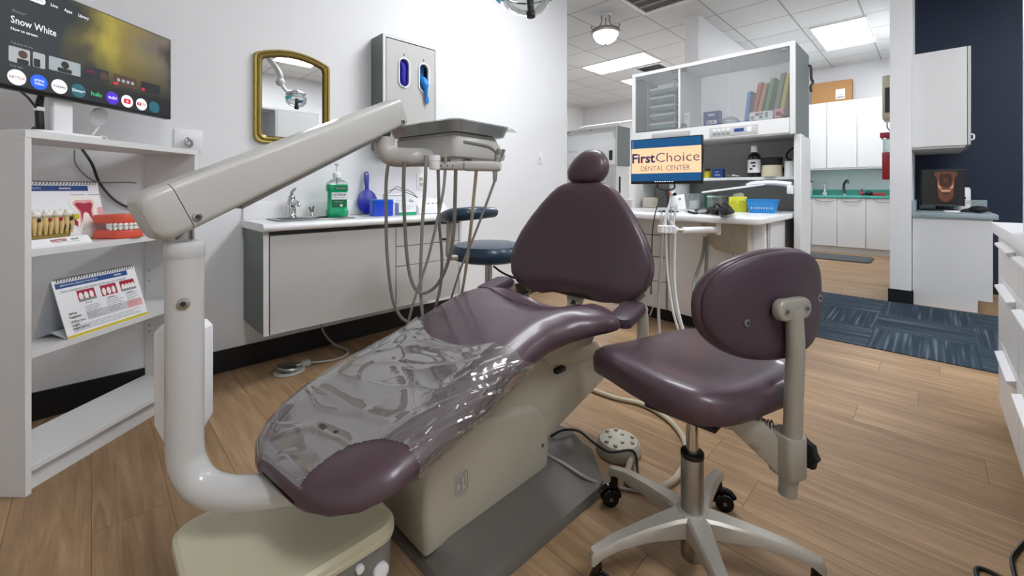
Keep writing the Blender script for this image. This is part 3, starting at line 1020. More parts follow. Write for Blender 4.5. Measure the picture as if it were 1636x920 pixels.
def flip_chart(label, s, y, z, w, h, dz, lower):
    t = on_bc('flip_chart', label, 'flip chart', s, y, z)
    dep = .13 if lower else .1
    yt = dep * .5
    # front sheet, leaning back; easel back; folded foot
    def P(u, v, off=.0):
        return Vector((u * w, yt * v - off, h * v))
    b = MB(M['paper'], local=t)
    b.prism([P(0, 0), P(1, 0), P(1, 1), P(0, 1)], (0, .003, 0))
    b.build('front_sheet', t)
    MB(M['print_lt'], local=t).prism([(0, dep, 0), (w, dep, 0), (w, yt + .004, h - .002), (0, yt + .004, h - .002)], (0, .002, 0)).build('easel_back', t)
    MB(M['paper'], local=t).add([(.002, .012, .001), (w - .002, .012, .001), (w - .002, dep * .55, .022), (.002, dep * .55, .022), (.002, dep - .006, .001), (w - .002, dep - .006, .001)], [[0, 1, 2, 3], [3, 2, 5, 4]]).build('easel_foot', t)
    s = MB(M['black'], local=t)
    n = 30
    for k in range(n):
        x = .012 + (w - .024) * k / (n - 1)
        s.tube([(x + .0065 * 0, yt + math.cos(a) * .007, h - .002 + math.sin(a) * .0075) for a in arc(0, 320, 8)], .0011, 5, 0)
    sp = s.build('spiral_binding', t)
    p = MB(M['print_blue'], local=t)
    nrm = Vector((0, -h, yt)).normalized()
    xd, yd = Vector((1, 0, 0)), Vector((0, yt, h)).normalized()
    def rect(mt, u0, v0, u1, v1, lift=.0006):
        p.m(mt)
        p.add([P(u0, v0) + nrm * lift, P(u1, v0) + nrm * lift, P(u1, v1) + nrm * lift, P(u0, v1) + nrm * lift], [[0, 1, 2, 3]])
    def txt(mt, body, u, v, hh, width=None, bold=0):
        p.m(mt).text(body, P(u, v) + nrm * .0006, xd, yd, hh, bold=bold, width=width)
    rect(M['print_blue'], .02 if lower else 0, .855, .88, .945)
    rng = random.Random(3 if lower else 4)
    if lower:
        txt(M['paper'], 'PERIODONTAL DISEASE IN THE MOUTH', .07, .885, .007, .42 * w)
        txt(M['paper'], 'dentistry', .7, .885, .009, .1 * w, .02)
        txt(M['print_grey'], 'Early, moderate and advanced disease can progress', .06, .775, .011, .78 * w)
        for k, u in enumerate((.22, .49, .74)):
            rect(M['dark_red'] if k < 2 else M['red'], u, .56, u + .2, .76)
            for j in range(3 if k < 2 else 4):
                uu = u + .012 + j * (.06 if k < 2 else .046)
                p.m(M['tooth']).prism([P(uu + .022 + .024 * math.cos(a), .65 - .05 * k * .2 + .07 * math.sin(a)) + nrm * .0009 for a in arc(0, 360, 12)[:-1]], nrm * .0006)
            if k != 1:
                rect(M['print_grey'], u, .56, u + .2, .6, .002)
            rect(M['print_grey'], u + .06, .51, u + .14, .525)
        rect(M['print_lt'], .26, .22, .5, .36)
        rect(M['print_lt'], .5, .22, .76, .36)
        rect(M['pink'], .76, .22, .97, .36)
        for u0, u1, v0, v1 in ((.26, .48, .24, .46), (.52, .74, .24, .5), (.78, .95, .24, .5)):
            v = v1
            while v > v0:
                rect(M['print_grey'], u0, v, u0 + (u1 - u0) * rng.uniform(.6, 1), v + .008, .001)
                v -= .03
        txt(M['print_dk'], 'What\nhappens', .07, .38, .009, None, .01)
        txt(M['print_dk'], 'What you\nmight\nexperience', .07, .24, .009, None, .01)
        for v in (.17, .14, .11, .085):
            rect(M['print_grey'], .08, v, rng.uniform(.7, .95), v + .008)
        rect(M['yellow'], 0, .0, 1, .045)
    else:
        txt(M['paper'], 'DISEASE IN THE MOUTH', .05, .885, .007, .36 * w)
        txt(M['paper'], 'dentistry', .58, .885, .009, .12 * w, .02)
        txt(M['print_dk'], 'Indications of\ndisease', .05, .76, .012, None, .01)
        for u, v, l in ((.05, .6, .25), (.05, .55, .2), (.28, .5, .26), (.28, .45, .34), (.28, .41, .3), (.3, .35, .26), (.3, .31, .3), (.05, .34, .15), (.68, .78, .15), (.86, .78, .14)):
            rect(M['print_grey'], u, v, u + l, v + .012)
        # big tooth drawing: gums, enamel, dentine, pulp with two roots
        def shape(mt, pts, lift):
            p.m(mt).prism([P(u, v) + nrm * lift for u, v in pts], nrm * .0003)
        shape(M['dark_red'], [(.55, .55), (.6, .52), (.66, .42), (.72, .28), (.75, .17), (.7, .22), (.62, .34), (.56, .44)], .0006)
        shape(M['pink'], [(.94, .55), (1.0, .56), (1.0, .2), (.96, .3), (.93, .45)], .0006)
        shape(M['tooth'], [(.64, .66), (.68, .74), (.75, .76), (.8, .745), (.86, .76), (.92, .73), (.95, .66), (.93, .55), (.9, .45), (.93, .2), (.9, .1), (.84, .3), (.8, .4), (.76, .3), (.72, .1), (.69, .2), (.72, .42), (.68, .54)], .0009)
        shape(M['pink'], [(.68, .64), (.72, .7), (.8, .69), (.88, .7), (.91, .64), (.88, .5), (.89, .2), (.86, .35), (.8, .45), (.75, .35), (.72, .2), (.735, .48)], .0013)
        shape(M['dark_red'], [(.7, .62), (.73, .65), (.8, .63), (.87, .65), (.89, .61), (.86, .49), (.865, .3), (.83, .45), (.8, .49), (.77, .45), (.745, .3), (.75, .49)], .0017)
        shape(M['tooth'], [(.77, .44), (.8, .47), (.83, .44), (.85, .2), (.75, .2)], .0021)
        rect(M['yellow'], 0, .0, 1, .03)
    p.build('print', t)
    return t
flip_chart('white flip chart with three gum photos standing on the middle shelf', .135, .006, .4652, .315, .205, 0, True)
flip_chart('white flip chart with a large red tooth diagram on the upper shelf', .05, .142, .8002, .36, .228, 0, False)

# tooth block model
t = on_bc('tooth_model', 'model block of cut-open teeth with roots on a white base, upper shelf', 'dental model', .028, .03, .8002)
MB(M['white_pl'], local=t).prism([(0, .0, 0), (.212, .0, 0), (.212, .105, 0), (0, .105, 0)], (0, 0, .006)).prism([(.0, .0, .006), (.0, .018, .028), (.0, .105, .028), (.0, .105, .006)], (.212, 0, 0), .002, 1).build('base', t)
MB(M['bone'], local=t).box((.003, .03, .028), (.165, .09, .075), .006).build('bone_block', t)
for k in range(5):
    x = .016 + .034 * k
    b = MB(M['root'], local=t)
    for dx in (-.008, .008):
        b.tube([(x + dx * .7, .028, .1), (x + dx * 1.1, .024, .075), (x + dx * .9, .025, .042)], [.0095, .0075, .0035], 10)
    b.m(M['tooth'])
    b.ball((x, .034, .113), (.0165, .018, .014))
    for dx in (-.008, .008):
        for dy in (-.008, .008):
            b.ball((x + dx, .034 + dy, .121), (.0075, .008, .008), 10, 8)
    b.m(M['dark_red'] if k in (2, 3) else M['print_dk']).box((x - .005, .013, .088), (x + .005, .018, .102), .002, 1)
    if k == 4:
        b.m(M['yellow']).cbox((x + .018, .02, .1), (.018, .012, .02), .003)
    b.build('tooth', t)
MB(M['black'], local=t).tube([(.126, .026, .09), (.134, .023, .062), (.142, .025, .083), (.15, .023, .055), (.158, .026, .08)], .004, 6).build('gap', t)
l = MB(M['dark_red'], local=t)
fr = Vector((0, -.022, .018)).normalized()
up = Vector((0, .018, .022)).normalized()
def LP(x, v): return Vector((x, .0, .006)) + up * v + fr * .0006
l.add([LP(.08, .011), LP(.13, .011), LP(.13, .022), LP(.08, .022)], [[0, 1, 2, 3]])
l.m(M['paper']).text('Colgate', LP(.083, .0135), (1, 0, 0), up, .006, width=.043, bold=.02)
l.m(M['print_dk']).text('GHP', LP(.143, .013), (1, 0, 0), up, .008, width=.028, bold=.01)
l.text('YOUR HEALTH PARTNER', LP(.085, .005), (1, 0, 0), up, .003, width=.085)
l.build('label', t)

# jaw model with braces
t = on_bc('jaw_model', 'coral pink jaw model with teeth and braces on the upper shelf', 'dental model', .39, .074, .8002, R(-3))
def jaw(z0, z1, bev):
    pts = [(.058 * math.cos(a), -.02 + .062 * math.sin(a) if math.sin(a) < 0 else -.02 + .05 * math.sin(a)) for a in arc(180, 360, 14)] + [(.058, .05), (-.058, .05)]
    return pts
for nm, z0, dz, zt, sgn in (('lower_gum', 0, .036, .05, 1), ('upper_gum', .062, .036, .056, -1)):
    b = MB(M['coral'], local=t)
    b.prism([(x * 1.02, y * 1.02, z0) for x, y in jaw(0, 0, 0)], (0, 0, dz), .006, 3)
    b.build(nm, t)
b = MB(M['tooth'], local=t)
for k in range(12):
    a = R(185 + 170 * k / 11)
    x, y = .056 * math.cos(a), -.02 + .062 * math.sin(a)
    b.ball((x, y, .056), (.0085, .0075, .009), 10, 8)
    b.ball((x, y, .043), (.0078, .0075, .009), 10, 8)
b.build('teeth', t)
b = MB(M['steel'], local=t)
b.tube([(.062 * math.cos(a), -.02 + .068 * math.sin(a), .056) for a in arc(190, 350, 16)], .0012, 5, 0)
for k in range(12):
    a = R(185 + 170 * k / 11)
    b.cbox((.061 * math.cos(a), -.02 + .067 * math.sin(a), .056), (.004, .004, .004))
b.build('braces', t)
t = on_bc('denture_case', 'flat coral case behind the jaw model at the right end of the upper shelf', 'case', .53, .16, .8002, R(4))
MB(M['coral'], local=t).prism([(x, y, 0) for x, y in rrect(.15, .09, .02)], (0, 0, .014), .003).build('base', t)
MB(M['coral'], local=t).prism([(x, y, .0145) for x, y in rrect(.15, .09, .02)], (0, 0, .012), .004).build('lid', t)

# ------------------------------------------------------------------ television
TC = Vector((.025, 2.309, 1.515))
tvd = Vector((.745, .669, 0)).normalized()
TRZ = math.atan2(tvd.y, tvd.x)
t = thing('television', 'flat screen television on a white stand on top of the bookcase', 'television', (TC.x, TC.y, 1.1952), TRZ)
OZ = TC.z - 1.195
HW, HH = .322, .187
MB(M['black'], local=t).box((-HW, .0, OZ - HH), (HW, .03, OZ + HH), .004).build('housing', t)
def tv_screen_mat():
    m = bpy.data.materials.new('tv_menu_background')
    m.use_nodes = True
    nt = m.node_tree
    L = nt.links.new
    b = nt.nodes['Principled BSDF']
    b.inputs['Base Color'].default_value = (.004, .004, .004, 1)
    b.inputs['Roughness'].default_value = .3
    tc = nt.nodes.new('ShaderNodeTexCoord')
    sp = nt.nodes.new('ShaderNodeSeparateXYZ')
    L(tc.outputs['Object'], sp.inputs[0])
    cr = nt.nodes.new('ShaderNodeValToRGB')
    mr = nt.nodes.new('ShaderNodeMapRange')
    mr.inputs['From Min'].default_value = -HW + .17
    mr.inputs['From Max'].default_value = HW + .17
    n = nt.nodes.new('ShaderNodeTexNoise')
    n.inputs['Scale'].default_value = 6
    n.inputs['Detail'].default_value = 5
    L(tc.outputs['Object'], n.inputs['Vector'])
    md = nt.nodes.new('ShaderNodeMath')
    md.operation = 'MULTIPLY_ADD'
    md.inputs[1].default_value = .34
    L(n.outputs['Fac'], md.inputs[0])
    L(sp.outputs['X'], md.inputs[2])
    L(md.outputs[0], mr.inputs['Value'])
    L(mr.outputs[0], cr.inputs['Fac'])
    el = cr.color_ramp.elements
    el[0].position = 0
    el[0].color = lin('#0C1A20')
    el[1].position = 1
    el[1].color = lin('#3A3630')
    for p, c in ((.3, '#0E1B1F'), (.42, '#4E4620'), (.56, '#A89A38'), (.68, '#8C7A34'), (.82, '#7A6F4E'), (.92, '#6F6558')):
        e = el.new(p)
        e.color = lin(c)
    # fades to dark at the foot of the screen
    mv = nt.nodes.new('ShaderNodeMapRange')
    mv.inputs['From Min'].default_value = OZ - .11
    mv.inputs['From Max'].default_value = OZ + .05
    L(sp.outputs['Z'], mv.inputs['Value'])
    mx = nt.nodes.new('ShaderNodeMix')
    mx.data_type = 'RGBA'
    mx.inputs[6].default_value = lin('#0D1517')
    L(mv.outputs[0], mx.inputs[0])
    L(cr.outputs[0], mx.inputs[7])
    L(mx.outputs[2], b.inputs['Emission Color'])
    b.inputs['Emission Strength'].default_value = .5
    return m
M['tv_bg'] = tv_screen_mat()
sc = MB(M['tv_bg'], local=t)
sc.add([(-HW + .006, -.0012, OZ - HH + .012), (HW - .006, -.0012, OZ - HH + .012), (HW - .006, -.0012, OZ + HH - .006), (-HW + .006, -.0012, OZ + HH - .006)], [[0, 1, 2, 3]])
screen = sc.build('screen', t)
G = {}
for k, c, e in (('w', '#E8ECF0', .9), ('dim', '#9AA4A8', .8), ('blue', '#1A5CE0', .9), ('teal', '#1D5F70', .8), ('green', '#45D68A', .8), ('violet', '#4B22C0', .9), ('red', '#D01C30', .9), ('netred', '#A2202C', .8), ('grey', '#A7A9AA', .8), ('dark', '#15171A', .5), ('mag', '#8A1C5A', .8), ('brown', '#4A3428', .8), ('hill', '#3A3020', .6), ('blk', '#20252A', .6)):
    G[k] = glow('screen_' + k, c, e * .66)
TVT = t
def sp_(x, z, d=.002): return (x, -d, OZ + z)
def srect(mt, x0, z0, x1, z1, d=.002, r=.004):
    w, h = x1 - x0, z1 - z0
    p.m(mt).add([((x0 + x1) / 2 + x, -d, OZ + (z0 + z1) / 2 + z) for x, z in rrect(w, h, r, 3)], [list(range(16))])
def scirc(mt, x, z, r, d=.002):
    p.m(mt).add([(x + r * math.cos(a), -d, OZ + z + r * math.sin(a)) for a in arc(0, 360, 28)[:-1]], [list(range(28))])
def stext(mt, s_, x, z, h, align='LEFT', bold=0, width=None, d=.0026):
    p.m(mt).text(s_, sp_(x, z, d), (1, 0, 0), (0, 0, 1), h, align, bold, width)
def new(): return MB(local=TVT)
p = new()
srect(G['w'], -.245, .124, -.187, .148, r=.011)
stext(G['dark'], 'For you', -.216, .132, .010, 'CENTER')
p.build('menu_tab', screen)
for s_, x, w in (('Live', -.172, .022), ('Apps', -.13, .026), ('Library', -.082, .036)):
    p = new()
    stext(G['w'], s_, x, .131, .011, bold=.015, width=w)
    p.build('menu_tab', screen)
for s_, c, x, z, h, w, bo in (('Disney+', 'dim', -.281, .066, .008, None, 0), ('Snow White', 'w', -.285, .029, .024, .13, .008), ('Now to stream', 'w', -.285, .006, .009, .074, .015), ('Top picks for you', 'dim', -.285, -.038, .006, .06, 0), ('Your apps', 'dim', -.288, -.113, .006, .035, 0)):
    p = new()
    stext(G[c], s_, x, z, h, width=w, bold=bo)
    p.build('screen_text', screen)
def thumb(*ops):
    global p
    p = new()
    for f, a in ops: f(*a)
    p.build('thumbnail', screen)
thumb((srect, (G['grey'], -.29, -.098, -.232, -.047)), (scirc, (G['brown'], -.252, -.066, .013, .0024)), (srect, (G['dark'], -.268, -.098, -.236, -.082, .0023, .003)))
thumb((srect, (G['grey'], -.224, -.097, -.188, -.046)), (srect, (G['dark'], -.222, -.096, -.203, -.068, .0024)))
thumb((srect, (G['dim'], -.177, -.093, -.074, -.045)), (scirc, (G['dark'], -.126, -.064, .013, .0024)), (srect, (G['dark'], -.15, -.092, -.104, -.077, .0023)))
thumb((srect, (G['blk'], -.058, -.09, .03, -.044)), (stext, (G['mag'], 'HITS', -.055, -.07, .012)), (scirc, (G['brown'], .012, -.067, .016, .0024)))
thumb((srect, (G['brown'], .05, -.088, .148, -.044)), *[(scirc, (G['dim'], .07 + k * .02, -.066, .007, .0024)) for k in range(4)], (srect, (G['red'], .05, -.088, .068, -.078, .0025, .002)))
thumb((srect, (G['blk'], .168, -.086, .262, -.044)), (srect, (G['red'], .17, -.084, .186, -.074, .0025, .002)))
for x, c, tx in ((-.268, 'w', (('NETFLIX', 'netred', -.151, .009, .043),)), (-.206, 'blue', (('prime', 'w', -.144, .01, .028), ('video', 'w', -.156, .01, .028))), (-.144, 'w', (('freeplay', 'dark', -.15, .009, .04),)),
                 (-.081, 'teal', (('Disney+', 'w', -.151, .01, .043),)), (-.018, None, (('hulu', 'green', -.152, .016, .038),)), (.045, 'violet', (('tubi', 'w', -.15, .013, .034),)), (.107, 'w', ()), (.171, 'w', ()), (.232, 'teal', ())):
    p = new()
    if c:
        scirc(G[c], x, -.146, .0255)
    for s_, tc_, z, h, w in tx:
        stext(G[tc_], s_, x, z, h, 'CENTER', .014, w)
    if x == .107:
        srect(G['red'], .092, -.156, .122, -.136, .0024, .005)
        p.m(G['w']).add([sp_(.103, -.151, .003), sp_(.113, -.146, .003), sp_(.103, -.141, .003)], [[0, 1, 2]])
    if x == .171:
        srect(G['red'], .15, -.153, .17, -.139, .0024, .004)
        p.m(G['w']).add([sp_(.157, -.149, .003), sp_(.164, -.146, .003), sp_(.157, -.143, .003)], [[0, 1, 2]])
        stext(G['dark'], 'TV', .173, -.151, .01, 'LEFT', .015)
    p.build('app_icon', screen)
MB(M['white_pl'], local=t).box((-.135, .03, .001), (-.07, .055, OZ - .02), .006).build('stand_neck', t)
MB(M['white_pl'], local=t).prism([(-.1 + x, .065 + y, .0005) for x, y in rrect(.22, .16, .03)], (0, 0, .012), .004).build('stand_base', t)
MB(M['black'], local=t).tube([(-.155, .05, OZ - HH + .02), (-.157, .06, OZ - HH - .03), (-.155, .06, .02), (-.15, .085, .022)], [.008, .011, .012, .01], 8).tube([(-.235, .03, OZ - HH + .004), (-.195, .05, OZ - HH - .012), (-.157, .06, OZ - HH - .05)], .004, 6).build('cable_bundle', t)
MB(M['white_pl'], local=t).lathe((-.156, .06, .085), [(.0125, 0), (.0145, .002), (.0145, .012), (.0125, .014)], 14).build('cable_tie', t)
# streaming puck with white cable
t2 = thing('streaming_puck', 'round white streaming puck with a white cable behind the television', 'device', WM[t] @ Vector((.085, .1, .0)), TRZ)
MB(M['white_pl'], local=t2).lathe((0, 0, .105), [(0, -.006), (.034, -.006), (.04, 0), (.034, .006), (0, .006)], 24, axis=(0, 1, .3)).build('puck', t2)
MB(M['white_pl'], local=t2).tube([(0, 0, .066), (-.01, .0, .05), (-.04, .0, .008), (-.03, .02, .006), (.03, .01, .03), (.04, .0, .004), (.045, -.02, .003), (.0, -.04, .003)], .003, 7).build('cable', t2)
# cables behind the bookcase, running along the wall
def wc(px, py, y=YW - .02): return pyy(px, py, y)
tag(MB(M['black']).tube([wc(131, 238), wc(147, 262), wc(158, 290), wc(175, 312), wc(190, 324), wc(207, 331), wc(222, 328)], .0055, 8).build('power_cord'), 'thick black cord curving down the wall behind the bookcase', 'cord')
tag(MB(M['hose_d']).tube([wc(119, 240, YW - .034), wc(121, 262, YW - .034), wc(140, 283, YW - .034), wc(160, 291, YW - .034), wc(200, 291, YW - .034), wc(218, 292, YW - .034)], .003, 7).build('power_cord'), 'thin grey cord on the wall behind the bookcase', 'cord')

# ================================================================== DELIVERY UNIT (arm, tray head, hoses)
t = thing('delivery_unit', 'pale grey dental delivery arm with instrument tray and hanging hoses', 'dental delivery unit', (.146, 1.169, 0))
PX_, PY_ = .146, 1.169
# lower pipe, elbow and post
MB(M['greige_w']).tube([(PX_, PY_, .86), (PX_, PY_, .60), (PX_, PY_, .44), (PX_ + .006, PY_ - .007, .39), (PX_ + .026, PY_ - .03, .35), (PX_ + .065, PY_ - .07, .332), (PX_ + .14, PY_ - .13, .33), (.40, .985, .325), (.50, .995, .31), (.598, 1.015, .29)], .0355, 24, 6).build('lower_pipe', t)
MB(M['greige_w']).cyl((PX_, PY_, .845), (PX_, PY_, .886), .0366, None, 28, .008).build('post_collar', t)
MB(M['steel']).cyl((PX_, PY_, .89), (PX_, PY_, .935), .016).build('pivot_shaft', t)
MB(M['white_pl']).cbox((PX_ - .028, PY_ - .004, .9), (.02, .02, .016), .003).build('cable_guard', t)
d = Vector((.7071, -.7071, 0))
n_ = Vector((-.2, -1, 0)).normalized()
c = Vector((PX_, PY_, .756)) + n_ * .0365
b = MB(M['steel']).cyl(c - n_ * .003, c + n_ * .003, .012, None, 20, .001)
b.m(M['print_dk']).cyl(c + n_ * .002, c + n_ * .0035, .006, None, 6)
b.build('post_screw', t)
# white rounded water-bottle housing behind the post
T = Matrix.Translation((.157, 1.262, .545)) @ Matrix.Rotation(R(-45), 4, 'Z')
b = MB(M['white_pl'])
b.M = T
b.prism([(x, -.035, z) for x, z in [(.05, .125), (.035, .14), (-.035, .14), (-.05, .125), (-.05, -.09), (-.022, -.14), (.022, -.14), (.05, -.09)]], (0, .07, 0), .014, 4)
b.build('bottle_housing', t)
MB(M['greige']).box((.12, 1.19, .52), (.17, 1.25, .58), .004).build('housing_bracket', t)
# sloping main arm
A0 = Vector((.14, 1.17, .968))
A1 = Vector((.728, 1.318, 1.25))
u_ = (A1 - A0).normalized()
side = u_.cross(Vector((0, 0, 1))).normalized()
up_ = side.cross(u_)
def beam_ring(c, w, h, r):
    return [c + side * x + up_ * z for x, z in rrect(w, h, r, 5)]
w_, h_ = .084, .108
Ls, Le = -.012, (A1 - A0).length + .035
b = MB(M['greige'])
b.ring([beam_ring(A0 + u_ * Ls, w_, h_, .016), beam_ring(A0 + u_ * (Le - .012) + up_ * .008, w_ * .97, h_ * .84, .016), beam_ring(A0 + u_ * (Le - .003) + up_ * .008, w_ * .94, h_ * .81, .016), beam_ring(A0 + u_ * Le + up_ * .008, w_ * .85, h_ * .73, .014)])
arm = b.build('arm_housing', t)
b = MB(M['greige'])
e = A0 + u_ * (Ls - .002)
b.ring([beam_ring(e, w_ * 1.01, h_ * 1.01, .018), beam_ring(e - u_ * .04, w_ * 1.01, h_ * 1.01, .018), beam_ring(e - u_ * .055, w_ * .94, h_ * .94, .022), beam_ring(e - u_ * .063, w_ * .76, h_ * .78, .024)])
b.build('arm_end_cap', t)
b = MB(M['stone_grey'])
b.ring([beam_ring(A0 + u_ * .1 - up_ * (h_ / 2 + .002), w_ * .6, .012, .004), beam_ring(A0 + u_ * (Le - .14) - up_ * (h_ * .42 - .004), w_ * .6, .012, .004)])
b.build('arm_underside_cover', t)
for q, r_ in ((A0 + u_ * .0 - up_ * .03, .0095), (A1 + u_ * .008 - up_ * .02, .007)):
    b = MB(M['steel']).cyl(q + side * (w_ / 2 - .002), q + side * (w_ / 2 + .004), r_, None, 18, .001)
    b.m(M['print_dk']).cyl(q + side * (w_ / 2 + .0035), q + side * (w_ / 2 + .0046), r_ * .55, None, 6)
    b.build('arm_screw', t)
# knuckle
K = A1 - u_ * .03
MB(M['dark_grey']).cyl((K.x, K.y, 1.13), (K.x, K.y, 1.225), .02).build('head_shaft', t)
TN = Vector((.83, 1.085, 0))                      # nearest corner of the tray
ax, ay = Vector((math.cos(R(7)), math.sin(R(7)), 0)), Vector((-math.sin(R(7)), math.cos(R(7)), 0))
def TP(a, b_, z): return TN + ax * a + ay * b_ + Vector((0, 0, z))
MB(M['greige']).tube([(K.x, K.y, 1.178), (K.x, K.y, 1.145), (K.x + .008, K.y - .008, 1.122), (K.x + .03, K.y - .03, 1.11), (K.x + .08, K.y - .08, 1.11), TP(.1, .16, 1.112)], [.034, .034, .034, .034, .032, .032], 22, 5).build('knuckle', t)
# tray head body: flares at the grip end
b = MB(M['greige'])
def hring(z, a0, a1, b0, b1, r):
    w, h = a1 - a0, b1 - b0
    return [TP((a0 + a1) / 2 + x, (b0 + b1) / 2 + y, z) for x, y in rrect(w, h, r, 4)]
b.ring([hring(1.106, .03, .26, .04, .315, .02), hring(1.111, .014, .288, .022, .33, .022), hring(1.128, .012, .288, .016, .335, .022), hring(1.178, .012, .232, .016, .335, .018), hring(1.19, .018, .222, .022, .33, .016)])
hd = b.build('tray_head', t)
b = MB(M['stone_grey'])
b.ring([hring(1.1785, .0112, .2325, .0152, .3358, .018), hring(1.1805, .0112, .2315, .0152, .3358, .018)], caps=False)
b.build('seam', hd)
b = MB(M['stone_grey'])
b.tube([TP(.05, .0175, 1.16), TP(.13, .0165, 1.157), TP(.19, .0165, 1.15), TP(.235, .018, 1.122)], .006, 8)
b.build('grip_groove', hd)
# tray with sloping rim, wrapped in clear film
b = MB(M['tray_grey'])
b.ring([hring(1.192, .0, .25, .0, .34, .03), hring(1.194, -.002, .255, -.003, .343, .03), hring(1.226, -.014, .268, -.014, .354, .035), hring(1.227, -.01, .264, -.01, .35, .034), hring(1.2, .004, .25, .004, .336, .028)])
tray = b.build('instrument_tray', t)
b = MB(M['clear_pl'])
b.ring([hring(1.19, -.003, .257, -.004, .344, .03), hring(1.229, -.018, .272, -.018, .358, .035), hring(1.228, .0, .26, .0, .34, .03)], caps=False)
fl = [TP(.27, -.018, 1.226), TP(.3, -.02, 1.215), TP(.31, .01, 1.218), TP(.305, .05, 1.222), TP(.315, .1, 1.219), TP(.272, .14, 1.227)]
b.add(fl, [list(range(6))])
b.build('tray_film', tray)
tag(MB(M['black']).cyl(TP(.10, .07, 1.2005), TP(.10, .07, 1.2405), .024, .02, 20, .003).build('rubber_cup'), 'small black cup on the instrument tray, only its rim showing', 'cup')
# holder bar and white cup
H0, H1 = pd(690, 265, 1.36), pd(800, 266, 1.33)
b = MB(M['greige'])
hd_ = (H1 - H0).normalized()
hs = hd_.cross(Vector((0, 0, 1))).normalized()
def bar(c, w, h): return [c + hs * x + Vector((0, 0, 1)) * z for x, z in rrect(w, h, .011, 4)]
b.ring([bar(H0, .035, .026), bar(H0 + (H1 - H0) * .48, .035, .028)])
b.ring([bar(H0 + (H1 - H0) * .5, .04, .031), bar(H1 - hd_ * .008, .04, .031), bar(H1, .032, .024)])
hb = b.build('instrument_holder', t)
b = MB(M['print_dk'])
for f_ in (.06, .16, .25, .33):
    q = H0 + (H1 - H0) * f_
    b.cyl(q - hs * .0182, q + hs * .0182, .0025, None, 8)
b.build('holder_hole', hb)
MB(M['greige']).tube([TP(.13, .1, 1.116), TP(.13, .07, 1.095), H0 + (H1 - H0) * .3], .014, 10).build('holder_neck', t)
q = pd(694, 260, 1.33)
MB(M['white_pl']).lathe((q.x, q.y, q.z - .022), [(0, 0), (.014, 0), (.017, .004), (.017, .026), (.019, .028), (.019, .045), (0, .046)], 20).build('waste_cup', t)
# instruments in the bar
q = pd(795, 257, 1.33)
b = MB(M['steel']).cyl(q + Vector((0, 0, -.02)), q + Vector((0, 0, .018)), .0085, .011, 14, .001)
b.m(M['stone_grey']).cyl(q + Vector((0, 0, .016)), q + Vector((.004, -.002, .038)), .009, .007, 12, .001).cyl(q + Vector((.01, -.008, .012)), q + Vector((.016, -.012, .036)), .004, .006, 10)
b.build('air_syringe', t)
q = pd(791, 278, 1.33)
MB(M['steel']).cyl(q + Vector((0, 0, .015)), q + Vector((-.001, 0, -.022)), .008, .0065, 14, .001).build('hose_connector', t)
HO = [
    ('hose_d', .0058, [(621, 258, 1.40), (617, 290, 1.42), (617, 340, 1.45), (618, 400, 1.48), (626, 472, 1.53), (639, 505, 1.56), (656, 522, 1.6)]),
    ('hose_d', .0062, [(646, 258, 1.38), (645, 315, 1.42), (651, 416, 1.5), (662, 459, 1.53), (677, 468, 1.54), (698, 455, 1.53), (715, 421, 1.48), (725, 370, 1.42), (728, 272, 1.345)]),
    ('hose', .0062, [(681, 248, 1.40), (679, 300, 1.42), (675, 357, 1.46), (672, 442, 1.53), (675, 505, 1.58), (680, 530, 1.62)]),
    ('hose_d', .0055, [(700, 270, 1.355), (701, 310, 1.38), (702, 357, 1.42), (706, 408, 1.48), (704, 455, 1.53), (696, 489, 1.57), (688, 515, 1.62)]),
    ('hose', .0048, [(712, 248, 1.33), (710, 290, 1.36), (704, 327, 1.38), (685, 408, 1.46), (664, 472, 1.52), (653, 512, 1.57), (650, 530, 1.62)]),
    ('hose_b', .0055, [(761, 272, 1.34), (757, 315, 1.38), (753, 357, 1.43), (745, 425, 1.55), (738, 467, 1.64), (732, 490, 1.7)]),
    ('hose', .0042, [(791, 287, 1.33), (778, 323, 1.36), (757, 378, 1.43), (736, 429, 1.52), (721, 476, 1.62), (712, 500, 1.68)]),
]
for k, (mt, r_, pts) in enumerate(HO):
    P_ = [pd(*p) for p in pts]
    if k != 1:
        l = P_[-1]
        P_ += [Vector((l.x + .03, l.y, l.z - .12)), Vector((l.x + .02, min(l.y, 1.4) - .06, .3)), Vector((.9 + k * .015, 1.205, .22))]
    MB(M[mt]).tube(P_, r_, 9, 5).build('hose', t)

# ================================================================== FLOOR JUNCTION BOX
t = thing('junction_box', 'cream-topped grey floor box under the foot of the dental chair', 'utility box', (.32, 1.08, 0))
bx0, bx1, by0, by1 = .128, .52, .89, 1.25
def bxr(i, z, r): return [((bx0 + bx1) / 2 + x, (by0 + by1) / 2 + y, z) for x, y in rrect(bx1 - bx0 - 2 * i, by1 - by0 - 2 * i, r, 5)]
MB(M['stone_grey']).ring([bxr(.008, 0, .045), bxr(.006, .19, .045)]).build('body', t)
MB(M['cream']).ring([bxr(.0, .186, .05), bxr(-.001, .196, .05), bxr(.0015, .198, .05), bxr(.0015, .201, .05), bxr(-.001, .203, .05), bxr(.0, .212, .05), bxr(.008, .22, .045), bxr(.06, .223, .02)]).build('lid', t)
for x, z, r_ in ((.418, .165, .009), (.468, .128, .018)):
    MB(M['white_pl']).cyl((x, by0 + .01, z), (x, by0 - .004, z), r_, None, 24, .002).build('knob', t)

# ================================================================== DENTAL CHAIR
TH = R(8.5)
CF = Vector((.35, .874, 0))
ce1, ce2 = Vector((math.cos(TH), math.sin(TH), 0)), Vector((-math.sin(TH), math.cos(TH), 0))
def CP(s, t_, z): return CF + ce1 * s + ce2 * t_ + Vector((0, 0, z))
chair = thing('dental_chair', 'burgundy vinyl dental chair on a beige lift base', 'dental chair', (1.0, 1.0, 0))
